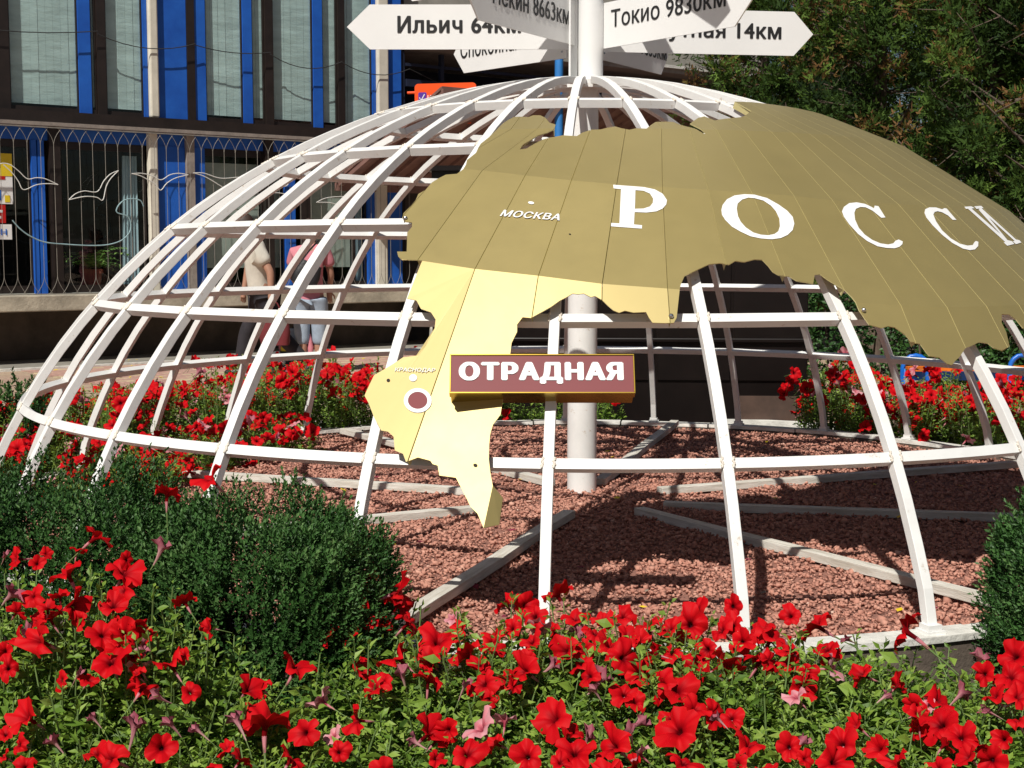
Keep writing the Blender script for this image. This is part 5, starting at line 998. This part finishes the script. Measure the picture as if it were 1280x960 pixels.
# boxwood bushes
def boxwood(name, label, loc, rx, ry, h, n, seed, leaf=0.020, mat_='box_leaf'):
    o = thing(name, label, 'bush', loc, 0, None); r = random.Random(seed); m = MB(); st = MB()
    def surf(a, e):                                        # lumpy dome
        d = Vector((math.cos(a) * math.cos(e), math.sin(a) * math.cos(e), math.sin(e)))
        k = 1 + 0.13 * mnoise.noise(d * 2.3 + Vector((seed, 0, 0))) + 0.08 * mnoise.noise(d * 5.5 + Vector((0, seed, 0)))
        ex = 0.62
        f = lambda c: math.copysign(abs(c) ** ex, c)
        return Vector((rx * f(d.x) * k * 0.93, ry * f(d.y) * k * 0.93, h * abs(d.z) ** ex * k)), d
    for q in range(n):
        a = r.uniform(0, 6.283); e = math.asin(r.random() ** 0.9); p, d = surf(a, e)
        p *= 1 - 0.30 * r.random() ** 1.5
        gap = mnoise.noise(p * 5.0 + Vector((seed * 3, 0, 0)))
        if gap < -0.46: continue
        ax = (d + Vector((r.uniform(-.5, .5), r.uniform(-.5, .5), r.uniform(0.1, 0.9)))).normalized(); L = r.uniform(0.03, 0.075)
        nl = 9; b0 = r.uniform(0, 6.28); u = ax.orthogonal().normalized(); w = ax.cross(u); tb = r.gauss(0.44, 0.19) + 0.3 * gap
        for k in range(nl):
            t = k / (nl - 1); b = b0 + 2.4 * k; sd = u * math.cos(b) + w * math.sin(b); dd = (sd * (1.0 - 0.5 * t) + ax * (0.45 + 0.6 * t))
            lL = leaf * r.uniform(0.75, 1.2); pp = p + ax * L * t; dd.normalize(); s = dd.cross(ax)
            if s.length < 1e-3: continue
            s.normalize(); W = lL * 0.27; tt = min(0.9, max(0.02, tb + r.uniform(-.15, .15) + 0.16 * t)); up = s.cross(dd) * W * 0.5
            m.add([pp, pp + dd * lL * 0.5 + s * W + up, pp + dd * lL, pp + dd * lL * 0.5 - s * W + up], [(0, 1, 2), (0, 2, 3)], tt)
    for q in range(60):
        a = r.uniform(0, 6.283); e = math.asin(r.random()); p, d = surf(a, e); p *= 0.82
        st.tube([Vector((p.x * 0.1, p.y * 0.1, 0)), Vector((p.x * 0.5, p.y * 0.5, p.z * 0.6)), p], [0.008, 0.005, 0.002], 4)
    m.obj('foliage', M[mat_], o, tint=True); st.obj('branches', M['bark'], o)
    return o
for args in [
    ('boxwood_bush', 'broad dark green clipped bush at the left picture edge below the globe legs', (-1.593, -3.208, -0.15), 0.53, 0.36, 0.71, 9000, 1, 0.0165),
    ('boxwood_bush', 'round dark green clipped bush in front of the globe legs, left of the gravel', (-0.953, -3.288, -0.15), 0.435, 0.34, 0.61, 9500, 2, 0.0165),
    ('boxwood_bush', 'dark green clipped bush at the right picture edge beside the kerb', (1.58, -2.893, -0.15), 0.29, 0.3, 0.58, 5000, 3, 0.018),
    ('boxwood_bush', 'small leafy bush at the far left edge above the red flowers', (-3.272, 0.694, -0.15), 0.2, 0.18, 0.62, 420, 4, 0.03)]: boxwood(*args)

# hedge and conifers on the right
def hedge(label, loc, rz, L, D, H, n, leaf, seed):
    o = thing('hedge', label, 'hedge', loc, rz); r = random.Random(seed); m = MB(); st = MB()
    for q in range(n):
        f = r.random(); x, y, z = r.uniform(-L / 2, L / 2), r.uniform(-D / 2, D / 2), r.uniform(0.02, H)
        if f < 0.6: y = -D / 2 + abs(r.gauss(0, 0.07))
        elif f < 0.9: z = H - abs(r.gauss(0, 0.06))
        k = mnoise.noise(Vector((x * 2.2 + seed, y * 2, z * 2.2))); y += 0.10 * k; z += 0.09 * k
        if mnoise.noise(Vector((x * 5, z * 5, seed))) < -0.3: continue
        dd = Vector((r.uniform(-1, 1), r.uniform(-1, 0.4), r.uniform(-0.5, 0.8))); nn_ = Vector((r.uniform(-.6, .6), r.uniform(-1, 0), r.uniform(0.1, 1)))
        leaf_shape(m, Vector((x, y, z)), dd, nn_, leaf * r.uniform(0.7, 1.3), leaf * 0.36, min(0.9, max(0.03, r.gauss(0.45, 0.2) + 0.25 * k)), 0.2)
    for q in range(24):
        x = -L / 2 + L * (q + 0.5) / 24; st.tube([(x, 0, 0), (x + r.uniform(-.1, .1), r.uniform(-D / 3, D / 3), H * 0.9)], [0.014, 0.006], 5)
    m.obj('foliage', M['hedge_leaf'], o, tint=True); st.obj('branches', M['bark'], o)
for args in [('dark clipped hedge behind the blue tube arm on the right', (3.349, 8.359, -0.11), 0.25, 3.0, 0.9, 0.95, 12000, 0.05, 21), ('bright broad leaved hedge at the right edge behind the red flowers', (4.047, 6.095, -0.11), 0.2, 1.9, 0.8, 0.85, 7000, 0.06, 22)]: hedge(*args)
def conifer_mesh(seed, H, R, n, low=0.03):
    r = random.Random(seed); m = MB(); tr = MB()
    lean = Vector((r.uniform(-.25, .25), r.uniform(-.2, .2), 0))
    tr.tube([Vector((0, 0, 0)), lean * 0.3 + Vector((0, 0, H * 0.3)), lean * 0.7 + Vector((0, 0, H * 0.65)), lean + Vector((0, 0, H * 0.98))], [0.16, 0.12, 0.07, 0.015], 9)
    limbs = []
    for k in range(74):
        z = H * (low + (0.93 - low) * (k / 74) ** 0.95); a = r.uniform(0, 6.283); t = z / H; L = R * (1 - 0.72 * t ** 1.6) * r.uniform(0.6, 1.12); b = lean * t + Vector((0, 0, z))
        d = Vector((math.cos(a), math.sin(a), r.uniform(0.05, 0.5))); c = b + d * L * 0.5; e_ = b + d * L + Vector((0, 0, r.uniform(-0.1, 0.35) * L)); limbs.append((b, c, e_))
        tr.tube([b, c, e_], [0.032 * (1 - 0.6 * t) + 0.006, 0.02, 0.006], 5)
        for s in range(3):
            q = c.lerp(e_, r.random()); tr.tube([q, q + Vector((r.uniform(-.4, .4), r.uniform(-.4, .4), r.uniform(-.25, .3))) * 0.8], [0.008, 0.003], 4)
    cl = []
    for b, c, e_ in limbs:
        for s in range(5):
            t = r.uniform(0.3, 1.05); q = (b.lerp(c, t * 2) if t < 0.5 else c.lerp(e_, t * 2 - 1)) + Vector((r.gauss(0, .2), r.gauss(0, .2), r.gauss(0, .16))); cl.append((q, r.gauss(0.33, 0.17) if r.random() > 0.12 else 0.76))
    per = max(1, n // len(cl))
    for q, tb in cl:
        rad = r.uniform(0.12, 0.27)
        for s in range(per):
            v = Vector((r.gauss(0, 1), r.gauss(0, 1), r.gauss(0, 1))); v = v.normalized() * rad * r.random() ** 0.5; p = q + v
            d = (v * 1.5 + Vector((r.uniform(-.15, .15), r.uniform(-.15, .15), r.uniform(-0.02, 0.22)))).normalized(); L = r.uniform(0.05, 0.12); sd = d.cross(Vector((r.uniform(-1, 1), r.uniform(-1, 1), r.uniform(-1, 1))))
            if sd.length < 1e-3: continue
            sd.normalize(); w = L * 0.13; tt = min(0.9, max(0.02, tb + r.uniform(-.12, .12)))
            m.add([p, p + d * L * .5 + sd * w, p + d * L, p + d * L * .5 - sd * w, p + d * L * .2 + sd * L * .42, p + d * L * .2 - sd * L * .42, p + d * L * .25 + sd * w, p + d * L * .25 - sd * w],
                  [(0, 1, 2, 3), (0, 4, 6), (0, 7, 5)], tt)
    return m.mesh('crown', M['conifer'], False, True), tr.mesh('trunk', M['bark'], True)
TREES = [
    (2.37, 11.44, 0, 0.95, 0.46, 'brownish green conifer leftmost, just right of the arrow board reading 14км'),
    (3.63, 10.49, 1, 1.0, 2.69, 'conifer with bare forking limbs and a gap of blue sky above the map letters'),
    (4.58, 9.03, 2, 1.05, 4.42, 'dense green conifer above the letter И at the right edge'),
    (5.19, 8.05, 0, 1.0, 3.17, 'conifer cut off by the right picture edge'),
    (3.84, 15.53, 2, 1.15, 2.33, 'shadowy conifer standing behind the other conifers'),
    (5.62, 15.12, 1, 1.15, 5.55, 'dark conifer in the second row behind the last letters')]
CM = [conifer_mesh(11, 5.6, 1.5, 30000, 0.06), conifer_mesh(12, 6.0, 1.7, 30000, 0.1), conifer_mesh(13, 5.2, 1.4, 26000, 0.04)]
for x, y, v, sc, rz, lab in TREES:
    o = thing('conifer_tree', lab, 'tree', (x, y, PZ), rz, 'conifers behind the globe on the right'); c, t = CM[v]
    for nm, me in (('crown', c), ('trunk', t)):
        q = link(nm, me, o); q.scale = (sc, sc, sc)
# blue and orange bench behind the right flowers
bc = thing('park_bench', 'bench with blue tube arms and an orange seat behind the right flowers', 'bench', (2.784, 5.1, 0.0), 0.10)
for s in (0.0, 0.95):
    m = MB(); m.tube([(s, 0, -0.11)] + [(s, 0.0, 0.22)] + [(s + 0.11 - 0.11 * math.cos(a), 0, 0.22 + 0.11 * math.sin(a)) for a in [math.pi * k / 8 for k in range(9)]] + [(s + 0.22, 0, -0.11)], 0.022, 10); m.obj('arm', M['rack_blue'], bc, True)
for k in range(3):
    m = MB(); m.box(0.12, 1.9, 0.02 + 0.10 * k, 0.10 + 0.10 * k, 0.19, 0.215); m.obj('seat_slat', M['orange'], bc)
m = MB(); m.box(0.1, 1.9, 0.13, 0.17, 0.10, 0.185); m.obj('seat_rail', M['rack_blue'], bc)

# ------------------------------------------------------------ people
def skin_body(name, nodes, edges, m_, parent, sub=2):
    me = bpy.data.meshes.new(name); me.from_pydata([n[0] for n in nodes], edges, []); me.materials.append(m_)
    o = link(name, me, parent); md = o.modifiers.new('skin', 'SKIN'); md.use_smooth_shade = True
    me.skin_vertices.new() if not me.skin_vertices else None
    for k, n in enumerate(nodes):
        sv = me.skin_vertices[0].data[k]; r = n[1]; sv.radius = r if isinstance(r, tuple) else (r, r); sv.use_root = (k == 0)
    s = o.modifiers.new('subsurf', 'SUBSURF'); s.levels = sub; s.render_levels = sub
    return o
def lerp3(a, b, t): return tuple(a[k] + (b[k] - a[k]) * t for k in range(3))
def hand(parent, wrist, dirv, m_, curl=0.5, name='hand'):
    """palm, thumb and four unequal bent fingers"""
    w = Vector(wrist); d = Vector(dirv).normalized(); s = d.cross(Vector((0, 1, 0.2))).normalized(); n = s.cross(d); m = MB()
    m.tube([w - d * 0.02, w + d * 0.03, w + d * 0.085], [0.021, 0.032, 0.030], 8)
    for k, L in enumerate((0.066, 0.076, 0.070, 0.055)):
        b = w + d * 0.08 + s * (0.024 - 0.016 * k); b2 = b + d * L * 0.45 + n * L * 0.15 * curl; b3 = b2 + d * L * 0.3 + n * L * 0.35 * curl; b4 = b3 + d * L * 0.1 + n * L * 0.4 * curl
        m.tube([b, b2, b3, b4], [0.0088, 0.0082, 0.0075, 0.006], 6)
    m.tube([w + d * 0.02 + s * 0.026, w + d * 0.05 + s * 0.052, w + d * 0.085 + s * 0.056 + n * 0.01], [0.011, 0.0095, 0.007], 6)
    return m.obj(name, m_, parent, True)
def head(parent, c, face, m_skin, m_hair, hair_long=False, nod=0.15):
    """head with brow, nose, mouth, eyes and ears; face is the horizontal looking direction"""
    f = Vector((face[0], face[1], 0)).normalized(); s = Vector((-f.y, f.x, 0)); c = Vector(c); m = MB(); V = []; seg, rows = 20, 14
    for i in range(rows + 1):
        e = -math.pi / 2 + math.pi * i / rows
        for k in range(seg):
            a = 2 * math.pi * k / seg; ca = math.cos(a); x = 0.098 * math.cos(e) * ca; y = 0.076 * math.cos(e) * math.sin(a); z = 0.118 * math.sin(e)
            if z < 0: x = x * (1 - 0.18 * (-z / 0.118)) + (0.012 if ca > 0 else -0.0) * (-z / 0.118); y *= 1 - 0.25 * (-z / 0.118) ** 1.5
            if ca > 0.93 and abs(math.sin(a)) < 0.2 and -0.045 < z < 0.012: x += 0.022 * (1 - abs(z + 0.022) / 0.035) if abs(z + 0.022) < 0.035 else 0
            if ca > 0.7 and 0.008 < z < 0.028 and 0.15 < abs(math.sin(a)) < 0.6: x -= 0.006
            V.append(c + f * x + s * y + UP * z)
    F = [(i * seg + k, i * seg + (k + 1) % seg, (i + 1) * seg + (k + 1) % seg, (i + 1) * seg + k) for i in range(rows) for k in range(seg)]
    m.add(V, F); h = m.obj('head', m_skin, parent, True)
    for sg in (1, -1):
        e = MB(); p = c + s * sg * 0.076 - f * 0.005; e.tube([p + UP * 0.025, p + s * sg * 0.012 - f * 0.012 + UP * 0.012, p + s * sg * 0.010 - f * 0.010 - UP * 0.012, p - UP * 0.028], [0.009, 0.013, 0.011, 0.007], 6); e.obj('ear', m_skin, h, True)
        e = MB(); e.lathe([(0.002, -0.006), (0.009, -0.003), (0.009, 0.003), (0.002, 0.006)], 8); o = e.obj('eye', M['hair'], h); o.location = c + f * 0.083 + s * sg * 0.032 + UP * 0.014; o.rotation_euler = f.to_track_quat('Z', 'Y').to_euler()
    e = MB(); e.tube([c + f * 0.088 + s * 0.022 - UP * 0.055, c + f * 0.094 - UP * 0.056, c + f * 0.088 - s * 0.022 - UP * 0.055], 0.005, 6); e.obj('mouth', M['darkred'], h)
    m = MB(); V = []; rows = 9
    for i in range(rows + 1):
        for k in range(seg):
            a = 2 * math.pi * k / seg; ca = math.cos(a); lo = 0.35 if ca > 0.5 else (-0.1 if ca > -0.3 else -0.75); lo = lo if not hair_long else (0.4 if ca > 0.45 else -1.2)
            e = lo + (math.pi / 2 - lo) * i / rows; q = 1.09 + 0.03 * math.sin(a * 9 + i); z = 0.118 * math.sin(max(e, -1.3)) * 1.07
            if hair_long and e < -0.6: z -= 0.10 * (-0.6 - e)
            ce = math.cos(e) if not (hair_long and e < -0.5) else 0.88
            V.append(c + f * 0.098 * ce * ca * q + s * 0.078 * ce * math.sin(a) * q + UP * z)
    m.add(V, [(i * seg + k, i * seg + (k + 1) % seg, (i + 1) * seg + (k + 1) % seg, (i + 1) * seg + k) for i in range(rows) for k in range(seg)]); m.obj('hair', m_hair, parent, True)
    return h
MANP, WOMP = (-3.419, 7.687, -0.11), (-2.97, 8.012, -0.11)
man = thing('person', 'man in a cream short sleeved shirt and dark trousers striding left past the ledge', 'person', MANP, YAW)
skin_body('body', [((0.0, 0, 0.90), 0.11), ((-0.04, 0, 1.12), (0.14, 0.10)), ((-0.09, 0, 1.36), (0.15, 0.11)), ((-0.125, 0, 1.47), 0.06), ((-0.16, 0, 1.55), 0.055),
    ((-0.03, -0.19, 1.38), 0.058), ((0.13, -0.24, 1.12), 0.045), ((0.13, -0.25, 0.90), 0.030), ((-0.14, 0.18, 1.38), 0.058), ((-0.20, 0.24, 1.12), 0.045), ((-0.24, 0.22, 0.92), 0.030),
    ((0.03, -0.10, 0.86), 0.085), ((0.20, -0.11, 0.48), 0.06), ((0.50, -0.12, 0.16), 0.038), ((0.0, 0.10, 0.86), 0.085), ((-0.20, 0.10, 0.49), 0.06), ((-0.28, 0.10, 0.08), 0.038)],
    [(0, 1), (1, 2), (2, 3), (3, 4), (2, 5), (5, 6), (6, 7), (2, 8), (8, 9), (9, 10), (0, 11), (11, 12), (12, 13), (0, 14), (14, 15), (15, 16)], M['skin'], man)
head(man, (-0.185, 0, 1.63), (-1, -0.15), M['skin'], M['hair'])
skin_body('shirt', [((0.0, 0, 0.76), (0.17, 0.135)), ((-0.01, 0, 0.86), (0.185, 0.14)), ((-0.04, 0, 1.10), (0.19, 0.145)), ((-0.085, 0, 1.34), (0.19, 0.14)), ((-0.115, 0, 1.46), (0.085, 0.08)), ((-0.02, -0.20, 1.37), 0.095), ((0.085, -0.235, 1.19), 0.085), ((-0.14, 0.19, 1.37), 0.09), ((-0.185, 0.23, 1.19), 0.08)],
    [(0, 1), (1, 2), (2, 3), (3, 4), (3, 5), (5, 6), (3, 7), (7, 8)], M['shirt'], man)
skin_body('trousers', [((0.01, 0, 0.90), (0.165, 0.125)), ((0.04, -0.10, 0.80), 0.115), ((0.19, -0.11, 0.47), 0.09), ((0.47, -0.12, 0.17), 0.07), ((-0.01, 0.10, 0.80), 0.115), ((-0.20, 0.10, 0.48), 0.09), ((-0.27, 0.10, 0.10), 0.075)],
    [(0, 1), (1, 2), (2, 3), (0, 4), (4, 5), (5, 6)], M['trousers'], man)
m = MB(); m.lathe([(0.168, 0), (0.17, 0.02), (0.168, 0.04)], 20, (0.005, 0, 0.87)); m.obj('belt', M['black'], man)
for (a, b_) in (((0.52, -0.12, 0.12), (0.41, -0.12, 0.02)), ((-0.26, 0.10, 0.045), (-0.44, 0.10, 0.03))):
    m = MB(); m.tube([a, lerp3(a, b_, 0.4), lerp3(a, b_, 0.8), b_], [0.045, 0.05, 0.046, 0.025], 8); m.obj('shoe', M['black'], man, True)
hand(man, (0.13, -0.25, 0.91), (0.02, -0.02, -1), M['skin'], 0.9); hand(man, (-0.24, 0.22, 0.93), (-0.1, 0, -1), M['skin'], 0.6)
bag = thing('shopping_bag', 'dark red shopping bag held in the hand of the man in cream', 'bag', (man.matrix_basis @ Vector((0.17, -0.28, 0.36))), YAW)
def soft_bag(w, d, h, seed):
    m = MB(); V = []; r = random.Random(seed); n, k2 = 8, 16
    for i in range(n + 1):
        t = i / n; sc = (0.85 + 0.25 * math.sin(math.pi * (0.2 + 0.7 * t))) * (1 - 0.15 * t * t)
        for k in range(k2):
            a = 2 * math.pi * k / k2; ex = 0.6; cx, cy = math.cos(a), math.sin(a)
            V.append((w / 2 * math.copysign(abs(cx) ** ex, cx) * sc * (1 + r.uniform(-.05, .05)), d / 2 * math.copysign(abs(cy) ** ex, cy) * sc * (1 - 0.5 * t), h * t))
    m.add(V, [(i * k2 + k, i * k2 + (k + 1) % k2, (i + 1) * k2 + (k + 1) % k2, (i + 1) * k2 + k) for i in range(n) for k in range(k2)] + [tuple(range(k2))[::-1], tuple(n * k2 + k for k in range(k2))]); return m
soft_bag(0.30, 0.14, 0.36, 1).obj('bag_body', M['darkred'], bag, True)
m = MB(); m.tube([(-0.08, 0, 0.34), (-0.03, 0, 0.44), (0.0, 0, 0.46), (0.03, 0, 0.44), (0.08, 0, 0.34)], 0.008, 6); m.obj('handle', M['darkred'], bag, True)
wom = thing('person', 'woman seen from behind in a pink top and pale denim knee shorts', 'person', WOMP, YAW)
skin_body('body', [((0.0, 0, 0.88), 0.11), ((0.0, 0.02, 1.10), (0.115, 0.09)), ((0.0, 0.05, 1.33), (0.13, 0.095)), ((0.0, 0.08, 1.43), 0.05), ((0.0, 0.10, 1.50), 0.048),
    ((-0.17, 0.05, 1.34), 0.048), ((-0.22, 0.12, 1.08), 0.038), ((-0.17, 0.28, 0.95), 0.026), ((0.17, 0.05, 1.34), 0.048), ((0.22, 0.10, 1.08), 0.038), ((0.18, 0.22, 0.90), 0.026),
    ((-0.09, 0, 0.83), 0.085), ((-0.09, 0.0, 0.46), 0.056), ((-0.085, -0.02, 0.27), 0.052), ((-0.08, 0.0, 0.07), 0.032), ((0.09, 0, 0.83), 0.085), ((0.09, 0.03, 0.46), 0.056), ((0.085, 0.01, 0.27), 0.052), ((0.08, 0.03, 0.07), 0.032)],
    [(0, 1), (1, 2), (2, 3), (3, 4), (2, 5), (5, 6), (6, 7), (2, 8), (8, 9), (9, 10), (0, 11), (11, 12), (12, 13), (13, 14), (0, 15), (15, 16), (16, 17), (17, 18)], M['skin'], wom)
head(wom, (-0.02, 0.125, 1.58), (-0.25, 1), M['skin'], M['hair'], True)
skin_body('pink_top', [((0, 0, 0.73), (0.175, 0.135)), ((0, 0, 0.92), (0.155, 0.115)), ((0, 0.02, 1.12), (0.145, 0.11)), ((0, 0.05, 1.32), (0.16, 0.115)), ((0, 0.075, 1.42), (0.07, 0.065)), ((-0.175, 0.05, 1.33), 0.075), ((-0.215, 0.09, 1.17), 0.066), ((0.175, 0.05, 1.33), 0.075), ((0.215, 0.08, 1.17), 0.066)],
    [(0, 1), (1, 2), (2, 3), (3, 4), (3, 5), (5, 6), (3, 7), (7, 8)], M['pink'], wom)
skin_body('denim_shorts', [((0, 0, 0.95), (0.165, 0.125)), ((-0.095, 0, 0.78), 0.118), ((-0.095, 0, 0.42), 0.088), ((-0.092, 0, 0.30), 0.085), ((0.095, 0, 0.78), 0.118), ((0.095, 0.02, 0.42), 0.088), ((0.092, 0.02, 0.30), 0.085)],
    [(0, 1), (1, 2), (2, 3), (0, 4), (4, 5), (5, 6)], M['denim'], wom)
for s in (-1, 1):
    m = MB(); y = 0 if s < 0 else 0.03; m.tube([(0.08 * s, y - 0.05, 0.035), (0.082 * s, y, 0.04), (0.085 * s, y + 0.08, 0.032), (0.088 * s, y + 0.15, 0.022)], [0.03, 0.038, 0.036, 0.02], 8); m.obj('shoe', M['black'], wom, True)
hand(wom, (-0.17, 0.28, 0.95), (0.1, 0.6, -0.6), M['skin']); hand(wom, (0.18, 0.22, 0.90), (0, 0.3, -1), M['skin'])
sb = thing('shoulder_bag', 'black shoulder bag hanging on the back of the woman in pink', 'bag', wom.matrix_basis @ Vector((-0.06, -0.17, 0.98)), YAW)
o = soft_bag(0.27, 0.10, 0.26, 2).obj('bag_body', M['black'], sb, True); o.rotation_euler = (0, 0.45, 0)
m = MB(); m.tube([(-0.02, 0.0, 0.24), (0.08, 0.06, 0.38), (0.16, 0.16, 0.48)], 0.010, 6); m.obj('strap', M['black'], sb)
kb = thing('backpack', 'small pink and blue backpack hanging below the hand of the woman', 'bag', wom.matrix_basis @ Vector((-0.16, 0.05, 0.16)), YAW)
soft_bag(0.30, 0.15, 0.34, 3).obj('bag_body', M['denim'], kb, True)
for s in (-1, 1):
    m = MB(); m.tube([(0.15 * s, -0.03, 0.02), (0.16 * s, -0.05, 0.14), (0.14 * s, -0.03, 0.28)], [0.025, 0.035, 0.02], 8); m.obj('side_pocket', M['pink'], kb, True)
m = MB(); m.tube([(-0.05, 0, 0.33), (0.0, 0.02, 0.44), (0.05, 0, 0.33)], 0.009, 6); m.obj('strap', M['black'], kb)
# carried yellow and red toy bag beside them
tb = thing('carrier_bag', 'yellow and black carrier bags standing on the paving between the two people', 'bag', wom.matrix_basis @ Vector((-0.33, -0.10, 0.0)), YAW)
soft_bag(0.34, 0.2, 0.26, 5).obj('bag_body', M['black'], tb, True)
o = soft_bag(0.16, 0.1, 0.15, 6).obj('bag_top', M['yellow'], tb, True); o.location = (0.1, 0.02, 0.24)
